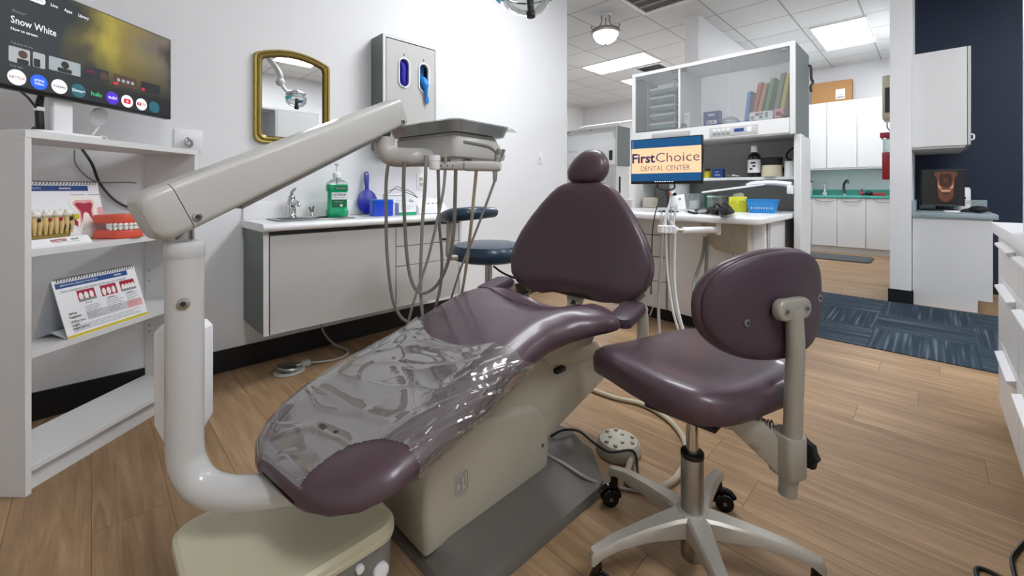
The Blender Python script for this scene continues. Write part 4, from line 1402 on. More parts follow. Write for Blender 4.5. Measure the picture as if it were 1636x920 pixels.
# stations: s, left, right, top z, thickness, dip in the middle, crest lift at the sides
ST = [(-.062, .17, .03, .402, .03, 0), (-.055, .22, -.01, .412, .05, 0), (-.035, .27, -.06, .424, .066, .002), (0, .312, -.105, .437, .076, .004),
      (.05, .345, -.133, .453, .084, .006), (.12, .362, -.142, .474, .092, .008), (.22, .366, -.146, .502, .1, .01), (.32, .358, -.146, .526, .105, .012),
      (.43, .35, -.146, .553, .11, .014), (.53, .348, -.15, .578, .112, .016), (.61, .346, -.165, .598, .112, .016), (.67, .344, -.2, .612, .108, .018),
      (.72, .34, -.25, .622, .1, .028), (.77, .332, -.285, .625, .098, .042), (.815, .315, -.29, .622, .1, .054), (.85, .28, -.27, .614, .092, .054), (.87, .23, -.22, .598, .07, .04), (.878, .17, -.16, .584, .04, .02)]
def interp(s):
    for i in range(len(ST) - 1):
        if s <= ST[i + 1][0] or i == len(ST) - 2:
            a, b_ = ST[i], ST[i + 1]
            k = (s - a[0]) / (b_[0] - a[0])
            k = max(0, min(1, k))
            return [a[j] + (b_[j] - a[j]) * k for j in range(6)]
def csec(s, ang, off=0.0):
    _, L, Rr, zt, th, dip = interp(s)
    c, w = (L + Rr) / 2, (L - Rr) / 2
    ca, sa = math.cos(ang), math.sin(ang)
    uu = math.copysign(abs(ca) ** .62, ca)
    vv = math.copysign(abs(sa) ** .62, sa)
    z = zt - th / 2 + vv * (th / 2)
    if sa > 0:
        z -= dip * max(0, 1 - (uu / .62) ** 2)
        z -= .012 * max(0, (abs(uu) - .75) / .25) ** 2
    p = CP(s, c + w * uu, z)
    if off:
        nn = ce2 * (ca * .8) + Vector((0, 0, 1)) * sa
        p = p + nn.normalized() * off
    return p
NA = 48
ss = []
for i in range(len(ST) - 1):
    n = 3 if ST[i + 1][0] - ST[i][0] > .04 else 1
    for k in range(n):
        ss.append(ST[i][0] + (ST[i + 1][0] - ST[i][0]) * k / n)
ss.append(ST[-1][0])
b = MB(M['vinyl'])
b.ring([[csec(s, 2 * math.pi * k / NA) for k in range(NA)] for s in ss])
seat = b.build('seat_cushion', chair, sharp=60)
# piping along the front of the scooped rear edge
b = MB(M['vinyl_d'])
b.tube([csec(.80 - .03 * math.sin(a), a, .001) for a in arc(45, 135, 14)], .0025, 6, 0)
b.build('seat_piping', seat)
# under pan
b = MB(M['beige'])
def pan(s, top):
    _, L, Rr, zt, th, dip = interp(s)
    c, w = (L + Rr) / 2, (L - Rr) / 2 - .07
    return [CP(s, c + w * x, zt - th + (.02 if top_ else -.035)) for x, top_ in ((-1, 1), (1, 1), (.9, 0), (-.9, 0))]
b.ring([pan(s, 0) for s in (.06, .2, .35, .5, .65, .8)])
b.build('seat_pan', chair)
# base plate
b = MB(M['dk_plate'])
pl = [(.64, .80), (.70, .775), (1.17, .765), (1.21, .775), (1.33, .90), (1.34, .94), (1.34, 1.22), (1.28, 1.28), (.66, 1.28), (.61, 1.22), (.61, .87)]
cx, cy = .97, 1.03
def inset(k, z, ky=None): return [(cx + (x - cx) * k, cy + (y - cy) * (ky or k), z) for x, y in pl]
b.ring([inset(1.0, 0), inset(1.0, .018), inset(.985, .03), inset(.95, .036, .90), inset(.93, .05, .74), inset(.92, .068, .56), inset(.90, .074, .5)])
b.build('base_plate', chair)
# base cover (side profile in xz pushed along y)
YC0, YC1 = .912, 1.2
prof = [(.61, .05), (.60, .15), (.615, .30), (.66, .36), (.74, .37), (.80, .345), (.86, .325), (.95, .318), (1.02, .30), (1.07, .26), (1.095, .2), (1.10, .13), (1.09, .06)]
b = MB(M['beige'])
b.prism([(x, YC0, z) for x, z in prof], (0, YC1 - YC0, 0), .025, 4)
cover = b.build('base_cover', chair)
# moulded emblem and maker line on the cover
lg = MB(M['print_grey'])
LX, LZ, yl = .715, .20, YC0 - .0008
def L3(x, z): return (LX + x, yl, LZ + z)
lw = .0011
lg.tube([L3(x, z) for x, z in rrect(.044, .05, .006, 4)], lw, 5, 0, closed=True)
lg.tube([L3(-.010 + .0065 * math.cos(a), .011 + .0075 * math.sin(a)) for a in arc(0, 360, 16)[:-1]], lw, 5, 0, closed=True)
lg.tube([L3(-.009 + .009 * math.cos(a), -.009 + .0105 * math.sin(a)) for a in arc(0, 360, 16)[:-1]], lw, 5, 0, closed=True)
lg.tube([L3(x, z) for x, z in ((.002, -.018), (.003, .008), (.006, .018), (.01, .019), (.013, .012), (.013, -.008), (.016, -.016), (.019, -.015))], lw, 5, 4)
lg.tube([L3(x, z) for x, z in ((-.003, .017), (-.001, .003), (.0, -.006), (.001, -.018))], lw, 5, 3)
lg.text('MADE IN USA', (LX - .021, yl, LZ - .035), (1, 0, 0), (0, 0, 1), .005, width=.042)
lg.build('emblem', cover)
MB(M['steel']).cyl((1.055, YC0 + .008, .155), (1.055, YC0 - .003, .155), .006, None, 14, .001).build('cover_screw', cover)
# lift arm rising to the seat
b = MB(M['beige'])
la = [pyy(x, y, .93) for x, y in ((770, 668), (868, 712), (978, 596), (958, 545), (860, 560))]
b.prism(la, (0, .2, 0), .02, 3)
b.build('lift_arm', chair)
b = MB(M['beige'])
la = [pyy(x, y, .91) for x, y in ((872, 575), (880, 585), (930, 578), (955, 566), (950, 545), (880, 545))]
b.prism(la, (0, .24, 0), .008, 2)
b.build('seat_bracket', chair)
MB(M['black']).cbox(pyy(893, 590, .925), (.05, .03, .018), .006).build('pivot_gap_shade', chair)  # black block painted in for the shade of the gap
# backrest
BA = R(11)
bac = Vector((-math.sin(BA), math.cos(BA), 0))
bbk = Vector((math.cos(BA), math.sin(BA), 0))
rec = R(17)
bup = bbk * math.sin(rec) + Vector((0, 0, 1)) * math.cos(rec)
bnr = bup.cross(bac)
if bnr.dot(bbk) < 0: bnr = -bnr            # pointing to the rear of the chair
B0 = Vector((1.40, 1.052, .585))
def BP(a, h, d): return B0 + bac * a + bup * h + bnr * d
BS = [(-.008, .13, .02), (.0, .20, .045), (.018, .252, .066), (.05, .286, .082), (.1, .302, .092), (.16, .296, .096), (.23, .27, .096), (.30, .232, .094), (.36, .192, .092), (.41, .153, .088), (.44, .124, .078), (.458, .095, .06), (.467, .06, .03)]
b = MB(M['vinyl'])
rings = []
for h, w, th in BS:
    r_ = []
    for k in range(NA):
        a = 2 * math.pi * k / NA
        ca, sa = math.cos(a), math.sin(a)
        uu = math.copysign(abs(ca) ** .6, ca)
        vv = math.copysign(abs(sa) ** .7, sa)
        bow = .018 * (1 - (uu) ** 2)               # slightly hollow front
        sag = -.02 * (abs(uu) ** 2) * max(0, 1 - h / .1) if h < .1 else 0
        r_.append(BP(w * 1.06 * uu, h + sag, vv * th / 2 + bow))
    rings.append(r_)
b.ring(rings)
bk_ = b.build('backrest', chair, sharp=60)
b = MB(M['vinyl_d'])
pts = []
for h, w, th in BS[2:-1]:
    pts.append(BP(-w * 1.045, h, th * .28))
b.tube(pts, .0025, 6, 3)
b.build('backrest_piping', bk_)
# headrest
HC = pd(941, 266, 1.88)
HS = [(-.082, .02, .02), (-.076, .06, .05), (-.06, .083, .075), (-.03, .095, .088), (.0, .093, .09), (.03, .08, .086), (.055, .06, .07), (.07, .04, .05), (.078, .015, .02)]
b = MB(M['vinyl'])
rings = []
for h, w, th in HS:
    r_ = []
    for k in range(36):
        a = 2 * math.pi * k / 36
        ca, sa = math.cos(a), math.sin(a)
        uu = math.copysign(abs(ca) ** .8, ca)
        vv = math.copysign(abs(sa) ** .8, sa)
        r_.append(HC + bac * (w * uu - .012 * (h / .08)) + bup * h + bnr * (vv * th / 2))
    rings.append(r_)
b.ring(rings)
b.build('headrest', chair, sharp=60)
MB(M['greige']).tube([BP(0, .42, .03), BP(0, .47, .035), HC - bup * .07 + bnr * .02, HC + bnr * .02], .012, 10).build('headrest_bar', chair)
# aluminium back frame under the backrest, with centre stem
b = MB(M['alu_p'])
fr_ = [BP(a, h, .045) for a, h in ((.275, .03), (.24, -.012), (.18, -.014), (.1, -.004), (0, -.008), (-.1, -.014), (-.2, -.016), (-.255, .0), (-.285, .03))]
b.tube(fr_, .008, 10, 5)
b.tube([BP(.225, -.01, .045), BP(.23, -.04, .04), BP(.235, -.075, .035)], [.012, .009, .014], 10)
st0 = [BP(x, -.004, .045) for x in (.055, -.055)]
def stem(h, w, d0): return [BP(w, h, .03 + d0), BP(-w, h, .03 + d0), BP(-w, h, .06 + d0), BP(w, h, .06 + d0)]
b.ring([stem(.0, .06, 0), stem(-.02, .035, 0), stem(-.05, .027, 0), stem(-.1, .027, -.01)])
b.build('back_frame', chair)
b = MB(M['print_dk']).prism([BP(.012 * math.cos(a), -.055 + .02 * math.sin(a), .0285) for a in arc(0, 180, 10)], bnr * .004)
b.cyl(BP(.228, -.035, .02), BP(.228, -.035, .06), .006, None, 10)
b.build('frame_slot', chair)
MB(M['alu_p']).box((1.15, .985, .48), (1.44, 1.045, .51), .01).build('back_mount', chair)
# armrests
for nm, c, sgn, L_ in (('armrest', Vector((1.355, .772, .565)), -1, .2), ('armrest', Vector((1.235, 1.335, .592)), 1, .19)):
    b = MB(M['vinyl_d'])
    w0 = ce1 * 1.0
    pr = rrect(L_, .085, .032, 5)
    def AR(k, z): return [c + ce1 * (x * k) + ce2 * (y * k) + Vector((0, 0, z - .015 * (x < -L_ * .3))) for x, y in pr]
    b.ring([AR(.85, -.022), AR(.97, -.014), AR(1, .0), AR(.97, .012), AR(.85, .018)])
    ar = b.build('armrest', chair)
    b = MB(M['beige'])
    q = c + ce1 * (L_ / 2 + .01) + ce2 * (.008 * sgn)
    b.tube([q + Vector((-.03, 0, -.03)), q + Vector((.0, 0, -.028)), q + Vector((.018, 0, -.05)), q + Vector((.012, 0, -.14)), q + Vector((-.02, -.03 * sgn, -.2))], [.016, .02, .022, .022, .02], 14)
    b.ball(q + Vector((.006, 0, -.018)), (.026, .026, .024), 14, 8)
    b.build('armrest_bracket', ar)

# clear plastic cover over the foot end
from mathutils import noise
def nz(x, y, z=0.0): return noise.noise(Vector((x, y, z)))
b = MB(M['film'])
NU, NS = 170, 150
a0, a1 = R(-42), R(222)
grid = []
S0, S1 = -.058, .56
for i in range(NS + 1):
    row = []
    for j in range(NU + 1):
        v = i / NS
        an = a0 + (a1 - a0) * j / NU
        # head-side edge is irregular
        u = j / NU
        edge = .47 + .05 * nz(u * 5, 2.1) + .02 * nz(u * 17, 5.5) + (.05 if u < .3 else 0) * (1 - u / .3 if u < .3 else 0) + .03 * math.sin(u * 9)
        s = S0 + (edge - S0) * v
        rt = max(0.0, min(1.0, (-math.cos(an) - .35) / .3))          # crinkled on the right-hand side, smooth on top
        ridge = max(0.0, 1 - abs(nz(s * 7 + 3 * u, u * 5, 3)) * 9) * .0025 + max(0.0, 1 - abs(nz(s * 10, u * 8, 9)) * 12) * .002
        cr_ = .007 * abs(nz(s * 13 + u * 10, u * 9, 7)) + .005 * max(0.0, 1 - abs(nz(s * 11 - u * 16, u * 10, 1)) * 5)
        off = .004 + .003 * nz(s * 3, u * 3, 4) + ridge * (1 - rt) + cr_ * rt
        if v > .93:
            off += .004 * (v - .93) / .07
        row.append((csec(s, an, off), s, an))
    grid.append(row)
vs = [p[0] for r_ in grid for p in r_]
fs = []
for i in range(NS):
    for j in range(NU):
        q = grid[i][j]
        lat = interp(q[1])
        tt = (lat[1] + lat[2]) / 2 + (lat[1] - lat[2]) / 2 * math.copysign(abs(math.cos(q[2])) ** .62, math.cos(q[2]))
        jag = .03 * nz(q[1] * 14, tt * 14) * 2
        if ((q[1] + .03) / .135) ** 2 + ((tt + .125) / .155) ** 2 < 1.0 + jag:
            continue
        if abs(math.hypot(q[1] - .045, tt - .135)) < .008 or abs(math.hypot(q[1] - .05, tt - .085)) < .006:
            continue
        o_ = i * (NU + 1) + j
        fs.append([o_, o_ + 1, o_ + NU + 2, o_ + NU + 1])
b.add(vs, fs)
tag(b.build('plastic_cover', sharp=80), 'wrinkled clear plastic cover over the foot end of the burgundy dental chair', 'cover')

# ================================================================== FOOT CONTROL AND HOSES ON THE FLOOR
t = thing('foot_control', 'beige disc foot control with raised studs on the floor by the chair base', 'foot control', (1.425, .85, 0))
fc = Vector((1.425, .85, 0))
MB(M['beige']).lathe(fc, [(0, 0), (.08, 0), (.084, .01), (.08, .035), (.07, .047), (.0, .053)], 32).build('disc', t)
for k in range(9):
    a = R(40 * k)
    r_ = .055 if k % 3 else .03
    q = fc + Vector((r_ * math.cos(a), r_ * math.sin(a), .046))
    MB(M['alu_p']).cyl(q, q + Vector((0, 0, .01)), .008, .0065, 12, .001).build('stud', t)
MB(M['hose_b']).tube([fc + Vector((-.03, -.07, .02)), pz(1003, 768, .012), pz(1035, 782, .012), pz(1075, 768, .012), pz(1095, 735, .012), pz(1092, 700, .012), pz(1065, 668, .012), pz(1025, 645, .012), pz(975, 633, .012), (1.75, 1.35, .012)], .011, 12, 6).build('hose', t)
tag(MB(M['black']).tube([pz(880, 697, .08), pz(900, 687, .09), pz(925, 689, .08), pz(950, 708, .06), pz(975, 722, .058), (1.40, .775, .045), (1.37, .74, .006), (1.3, .7, .006)], .0045, 8).build('power_cord'), 'thin black cord running over the chair base to the foot control', 'cord')
tag(MB(M['hose']).tube([pz(868, 722, .088), pz(900, 740, .075), pz(940, 765, .045), pz(975, 777, .006), pz(1010, 783, .006), pz(1040, 786, .006)], .005, 8).build('air_tube'), 'thin grey tube crossing the chair base plate to the floor', 'tube')
tag(MB(M['black']).tube([pz(1660, 845, .005), pz(1638, 865, .005), pz(1624, 880, .005), pz(1617, 893, .005), pz(1620, 915, .005), pz(1628, 945, .005), pz(1605, 925, .005), pz(1575, 910, .005), pz(1561, 908, .005), pz(1560, 918, .005), pz(1572, 940, .005)], .005, 8).build('power_cord'), 'black cord looped on the wood floor at the bottom right corner', 'cord')

# ================================================================== STOOLS
def star_base(t, hub, r_, a0, z_hub, mt):
    L_ = MB(mt)
    L_.lathe((hub[0], hub[1], z_hub - .06), [(0, 0), (.036, 0), (.042, .012), (.043, .05), (.036, .062), (0, .062)], 24)
    L_.build('hub', t)
    for k in range(5):
        a = R(a0 + 72 * k)
        d = Vector((math.cos(a), math.sin(a), 0))
        n = Vector((-d.y, d.x, 0))
        h = Vector((hub[0], hub[1], 0))
        def sec(dist, w, zt, th):
            c = h + d * dist
            return [c + n * w + Vector((0, 0, zt - th)), c - n * w + Vector((0, 0, zt - th)), c - n * w * 1.0 + Vector((0, 0, zt - .006)), c - n * w * .75 + Vector((0, 0, zt)), c + n * w * .75 + Vector((0, 0, zt)), c + n * w + Vector((0, 0, zt - .006))]
        b = MB(mt)
        b.ring([sec(.02, .032, z_hub - .002, .05), sec(.06, .026, z_hub - .003, .045), sec(.14, .019, z_hub - .012, .032), sec(.22, .016, z_hub - .025, .024), sec(r_ - .01, .015, z_hub - .04, .02), sec(r_ + .012, .013, z_hub - .046, .03), sec(r_ + .018, .009, z_hub - .055, .025)])
        b.build('leg', t)
        c = h + d * r_
        cs = MB(M['black_gl'])
        cs.cyl(c + Vector((0, 0, z_hub - .06)), c + Vector((0, 0, z_hub - .095)), .011, .013, 14)
        fd = Vector((math.cos(a + 1.1 + k), math.sin(a + 1.1 + k), 0))
        fn = Vector((-fd.y, fd.x, 0))
        wc_ = c + fd * .016 + Vector((0, 0, .0275))
        for s_ in (-1, 1):
            cs.cyl(wc_ + fn * (.005 * s_), wc_ + fn * (.019 * s_), .027, None, 22, .004)
        cs.tube([wc_ + fd * (.031 * math.cos(x)) + Vector((0, 0, .031 * math.sin(x))) for x in arc(20, 190, 10)], .009, 8, 0)
        ca = cs.build('caster', t)
        MB(M['steel']).cyl(wc_ - fn * .0205, wc_ + fn * .0205, .006, None, 12).build('axle', ca)

HUB = (1.12, .448)
t = thing('operator_stool', 'burgundy operator stool with oval backrest and five-star metal base', 'stool', (HUB[0], HUB[1], 0))
star_base(t, HUB, .275, 78, .16, M['alu'])
MB(M['steel']).cyl((HUB[0], HUB[1], .035), (HUB[0], HUB[1], .305), .0285, None, 28, .003).build('column_sleeve', t)
MB(M['black']).cyl((HUB[0], HUB[1], .298), (HUB[0], HUB[1], .312), .0295, None, 28, .003).build('sleeve_collar', t)
MB(M['chrome']).cyl((HUB[0], HUB[1], .3), (HUB[0], HUB[1], .45), .0155, None, 20).build('gas_rod', t)
sf, sr = Vector((.3, .954, 0)), Vector((.954, -.3, 0))
SC = Vector((1.248, .512, 0))
def SP(r_, f_, z): return SC + sr * r_ + sf * f_ + Vector((0, 0, z))
b = MB(M['vinyl'])
def seat_ring(k, z, lift=0.0):
    o_ = []
    for i in range(56):
        a = 2 * math.pi * i / 56
        ca, sa = math.cos(a), math.sin(a)
        e = .52
        x = math.copysign(abs(ca) ** e, ca) * .238
        y = math.copysign(abs(sa) ** e, sa) * .245
        if y > 0:
            x *= 1 - .06 * (y / .245)
        fall = .028 * max(0, (y * k - .05) / .17) ** 2
        side_ = .012 * (1 - min(1, abs(x * k) / .2) ** 2) if lift else 0
        o_.append(SP(x * k, y * k, z - fall - side_))
    return o_
b.ring([seat_ring(.55, .438), seat_ring(.9, .44), seat_ring(.985, .452), seat_ring(1.0, .472), seat_ring(1.0, .494), seat_ring(.975, .513, 1), seat_ring(.9, .526, 1), seat_ring(.75, .531, 1), seat_ring(.45, .53, 1), seat_ring(.15, .529, 1)])
st_ = b.build('seat', t, sharp=60)
MB(M['black_m']).box((HUB[0] - .09, HUB[1] - .09, .428), (HUB[0] + .09, HUB[1] + .09, .441), .004).build('seat_plate', t)
# backrest
rb = Vector((.92, -.39, 0)).normalized()
fb = Vector((.39, .92, 0)).normalized()
BK = Vector((1.224, .268, .712))
b = MB(M['vinyl_d'])
def back_ring(k, d):
    o_ = []
    for i in range(64):
        a = 2 * math.pi * i / 64
        ca, sa = math.cos(a), math.sin(a)
        x = math.copysign(abs(ca) ** .82, ca) * .215 * k
        z = math.copysign(abs(sa) ** .86, sa) * .132 * k
        if z > 0:
            z *= 1 + .03 * (1 - abs(x) / .2)
        curve = .045 * (x / .2) ** 2
        o_.append(BK + rb * x + Vector((0, 0, z)) + fb * (d + curve))
    return o_
b.ring([back_ring(.2, -.0215), back_ring(.7, -.021), back_ring(.94, -.0175), back_ring(.985, -.012), back_ring(1.0, -.006), back_ring(.985, -.001)], caps=True)
b.build('backrest_rear', t, sharp=60)
b = MB(M['vinyl'])
b.ring([back_ring(.98, -.001), back_ring(1.03, .005), back_ring(1.035, .018), back_ring(.99, .03), back_ring(.85, .037), back_ring(.3, .04)])
bcu = b.build('backrest_cushion', t, sharp=60)
for x, z in ((-.125, -.03), (.155, -.0)):
    q = BK + rb * x + Vector((0, 0, z)) + fb * (.045 * (x / .2) ** 2 - .019)
    s_ = MB(M['steel']).cyl(q + fb * .002, q - fb * .005, .0095, None, 20, .0015)
    s_.m(M['print_dk']).cyl(q - fb * .0045, q - fb * .0056, .0045, None, 6)
    s_.build('backrest_screw', t)
# mount and post
MC = BK - rb * .012 - fb * .035 + Vector((0, 0, -.0))
b = MB(M['alu_p'])
b.prism([MC + rb * x + Vector((0, 0, z)) + fb * .014 for x, z in rrect(.115, .052, .024, 5)], -fb * .026, .008, 3)
mt_ = b.build('mount_plate', t)
for s_ in (-1, 1):
    q = MC + rb * (.036 * s_) - fb * .012
    k_ = MB(M['steel']).cyl(q, q - fb * .003, .007, None, 16, .001)
    k_.m(M['print_dk']).cyl(q - fb * .0028, q - fb * .0036, .0035, None, 6)
    k_.build('mount_bolt', mt_)
PB = Vector((1.178, .262, 0))
b = MB(M['alu_p'])
pth = [(MC - fb * .004) + Vector((0, 0, -.0)), MC - fb * .006 + Vector((0, 0, -.03)), MC - fb * .008 + Vector((0, 0, -.1)), MC - fb * .004 + Vector((0, 0, -.2)), MC + Vector((0, 0, -.32)), MC + fb * .012 + Vector((0, 0, -.455))]
b.tube(pth, [.018, .019, .02, .0205, .0205, .0205], 20, 5)
b.build('back_post', t)
J = pth[-1] + Vector((0, 0, .09))
b = MB(M['alu_p'])
b.prism([J + rb * x + fb * y - Vector((0, 0, .04)) for x, y in rrect(.062, .07, .018, 5)], (0, 0, .1), .004, 2)
b.build('post_clamp', t)
# flat gusset arm from the clamp to the seat plate
b = MB(M['alu_p'])
E0, E1 = J + Vector((0, 0, 0)), Vector((HUB[0] + .02, HUB[1] - .03, .425))
dd = (E1 - E0)
dd.z = 0
dd.normalize()
nn = Vector((-dd.y, dd.x, 0))
Lh = (Vector((E1.x, E1.y, 0)) - Vector((E0.x, E0.y, 0))).length
poly = [(.02, -.04), (.02, .05), (.06, .085), (Lh, E1.z - E0.z), (Lh, E1.z - E0.z - .03), (.12, .045)]
b.prism([E0 + dd * x + Vector((0, 0, z)) - nn * .022 for x, z in poly], nn * .044, .005, 2)
g_ = b.build('support_arm', t)
q = E0 + dd * .07 + Vector((0, 0, .02))
MB(M['steel']).cyl(q - nn * .026, q + nn * .026, .009, None, 16, .001).build('pivot_bolt', g_)
b = MB(M['black'])
sp_pts = [E0 + dd * (.03 + .07 * k / 60) + Vector((0, 0, .07)) + (nn * math.cos(k) + Vector((0, 0, 1)) * math.sin(k)) * .011 for k in range(0, 61)]
b.tube(sp_pts, .0016, 5, 0)
b.build('spring', t)
q = J + rb * .028
b = MB(M['black_m'])
b.cyl(q, q + rb * .02, .011)
b.prism([q + rb * .02 + (fb * math.cos(a) + Vector((0, 0, 1)) * math.sin(a)) * (.04 if i % 2 == 0 else .034) for i, a in enumerate(arc(0, 360, 16)[:-1])], rb * .018, .003)
b.build('adjuster_knob', t)

# blue assistant stool behind the chair
HB_ = (1.60, 1.79)
t = thing('assistant_stool', 'petrol blue round stool with curved arm pad behind the dental chair', 'stool', (HB_[0], HB_[1], 0))
star_base(t, HB_, .26, 20, .15, M['alu'])
MB(M['steel']).cyl((HB_[0], HB_[1], .05), (HB_[0], HB_[1], .61), .02, None, 20, .002).build('column', t)
b = MB(M['blue_vinyl']).lathe((HB_[0], HB_[1], .60), [(0, 0), (.17, 0), (.2, .012), (.208, .035), (.206, .065), (.19, .088), (.15, .098), (0, .1)], 40)
b.build('seat', t)
MB(M['black']).tube([(HB_[0] + .02, HB_[1] - .02, .565), (HB_[0] + .05, HB_[1] - .06, .53), (HB_[0] + .1, HB_[1] - .1, .5), (HB_[0] + .13, HB_[1] - .12, .498)], [.006, .006, .007, .012], 8).build('height_lever', t)
AP = [pd(711, 346, 2.27), pd(722, 344, 2.2), pd(740, 342, 2.16), pd(765, 340, 2.2), pd(788, 339, 2.33)]
b = MB(M['blue_vinyl'])
rings = []
b.tube(AP, [.03, .036, .035, .034, .028], 14, 6)
b.ball(AP[0], .03, 14, 10).ball(AP[-1], .028, 14, 10)
b.build('arm_pad', t)
q = pd(718, 352, 2.24)
MB(M['alu_p']).tube([q, q + Vector((.0, .005, -.12)), q + Vector((.002, .006, -.19)), q.lerp(Vector((HB_[0], HB_[1], q.z)), .2) + Vector((0, 0, .635 - q.z)), (HB_[0] - .05, HB_[1] - .02, .64)], [.014, .016, .016, .014, .012], 12).build('arm_post', t)
q2 = q + Vector((.0, .0, -.1))
MB(M['black']).cbox(q2 + Vector((-.025, .025, .0)), (.03, .03, .012), .004).build('arm_knob', t)

# ================================================================== CENTRE DENTAL UNIT
M['frost_back'] = clear_mat('milky_back_panel', '#FAFBFB', .97, .2, frost=.6, frost_col='#FAFBFB', through=.6)
UX, UY0, UY1, UXB = 3.37, .66, 1.872, 3.83
t = thing('upper_cabinet', 'white overhead cabinet with three frosted glass doors in the centre of the room', 'cabinet', (3.6, 1.26, 1.38))
Z0, Zg, Z1 = 1.38, 1.5, 2.01
MB(M['dark_lam']).box((UX + .02, UY0, Z0), (UXB, UY0 + .018, Z1)).build('side_panel', t)
MB(M['dark_lam']).box((UX + .02, UY1 - .018, Z0), (UXB, UY1, Z1)).build('side_panel', t)
b = MB(M['white'])
b.box((UX, UY0 - .002, Z0 - .0), (UX + .02, UY0 + .03, Z1 + .002), .002, 1).box((UX, UY1 - .03, Z0), (UX + .02, UY1 + .002, Z1 + .002), .002, 1)
b.box((UX, UY0 + .03, Z1 - .028), (UX + .02, UY1 - .03, Z1 + .002), .002, 1)
b.build('edge_strip', t)
MB(M['white']).box((UX + .02, UY0 + .018, Z1 - .02), (UXB, UY1 - .018, Z1)).build('top_panel', t)
MB(M['white']).box((UX + .02, UY0 + .018, Zg - .02), (UXB, UY1 - .018, Zg)).build('shelf', t)
MB(M['frost_back']).box((UXB - .012, UY0 + .018, Zg), (UXB - .006, UY1 - .018, Z1 - .02)).build('back_panel', t)
MB(M['white']).box((UXB - .012, UY0 + .018, Z0), (UXB, UY1 - .018, Zg - .0205)).build('back_rail', t)
MB(M['white']).box((UX + .006, 1.447, Zg), (UXB - .012, 1.463, Z1 - .028)).build('divider', t)
b = MB(M['white'])
b.prism([(UX - .005, UY0 + .03, Z0), (UX - .015, UY0 + .03, Z0 + .012), (UX - .004, UY0 + .03, Zg - .006), (UX + .018, UY0 + .03, Zg - .006), (UX + .018, UY0 + .03, Z0)], (0, UY1 - UY0 - .06, 0), .003)
fa = b.build('fascia', t)
MB(M['mid_grey']).box((UX + .018, UY0 + .018, Z0), (UXB - .012, UY1 - .018, Z0 + .012)).build('underside', t)
MB(M['mid_grey']).box((UX - .02, 1.36, Z0 + .05), (UX - .004, 1.68, Z0 + .092), .003).build('pull_ledge', t)
# control panel
cp = MB(M['greige_w'])
cp.box((UX - .018, .88, Z0 + .02), (UX - .004, 1.21, Z0 + .09), .003)
cp.m(M['print_blue']).box((UX - .0195, .97, Z0 + .045), (UX - .0175, 1.035, Z0 + .07))
cp.m(M['mid_grey'])
for k in range(4):
    for j in range(2):
        y = 1.185 - k * .032
        cp.m(M['print_grey'] if j == 0 else M['paper']).box((UX - .0205, y - .024, Z0 + .032 + j * .028), (UX - .0175, y, Z0 + .05 + j * .028), .001, 1)
cp.m(M['paper']).box((UX - .0205, .92, Z0 + .04), (UX - .0175, .95, Z0 + .075), .001, 1)
cp.build('control_panel', t)
for y0, y1 in ((.695, 1.08), (1.084, 1.443), (1.467, 1.84)):
    d = MB(M['frost']).box((UX + .004, y0, Zg + .004), (UX + .009, y1, Z1 - .032)).build('glass_door', t)
    h = MB(M['steel'])
    for y in ((y0 + .03,) if y0 < .9 else (y1 - .03,)) if y1 < 1.5 else (y0 + .03, y1 - .03):
        h.box((UX - .001, y - .022, Z1 - .055), (UX + .012, y + .022, Z1 - .035), .002, 1)
    h.box((UX - .001, (y1 - .05) if y0 < 1.3 and y0 > .9 else (y0 + .01), Zg + .006), (UX + .012, (y1 - .01) if y0 < 1.3 and y0 > .9 else (y0 + .05), Zg + .028), .002, 1)
    h.build('hinge', d)
# bracket on its outer end
tag(MB(M['dark_grey']).tube([(UXB - .04, UY0 - .004, 1.93), (UXB - .04, UY0 - .02, 1.91), (UXB - .04, UY0 - .022, 1.83), (UXB - .03, UY0 - .03, 1.8), (UXB - .04, UY0 - .018, 1.77), (UXB - .03, UY0 - .02, 1.73)], .009, 8).build('hook'), 'dark metal hook on the right end of the glass-door cabinet', 'hook')
# contents: trays in a rack
t = thing('tray_rack', 'clear rack holding the stacked trays behind the left glass door', 'rack', (3.6, 1.65, Zg))
for y in (1.52, 1.76):
    for x in (3.44, 3.76):
        MB(M['clear_pl']).box((x - .004, y - .004, Zg), (x + .004, y + .004, Zg + .42)).build('post', t)
b = MB(M['clear_pl'])
b.box((3.436, 1.516, Zg + .416), (3.764, 1.522, Zg + .424)).box((3.436, 1.758, Zg + .416), (3.764, 1.764, Zg + .424))
b.build('top_rail', t)
for k, lb in enumerate(('lowest', 'second from the bottom', 'middle', 'second from the top', 'topmost')):
    z = Zg + .03 + k * .075
    tt = thing('instrument_tray', 'grey-green instrument tray, ' + lb + ' in the rack behind the left glass door', 'tray', (3.6, 1.64, z), 0, 'stacked trays in the glass cabinet')
    def trr(i, zz): return [(3.6 + x, 1.64 + y, z + zz) for x, y in rrect(.31 - 2 * i, .225 - 2 * i, .02, 3)]
    MB(M['sea']).ring([trr(.012, 0), trr(.0, .028), trr(.004, .028), trr(.014, .006)]).build('tray_body', tt)
    MB(M['print_lt']).ring([trr(-.002, .029), trr(-.002, .044), trr(.006, .046)]).build('tray_lid', tt)
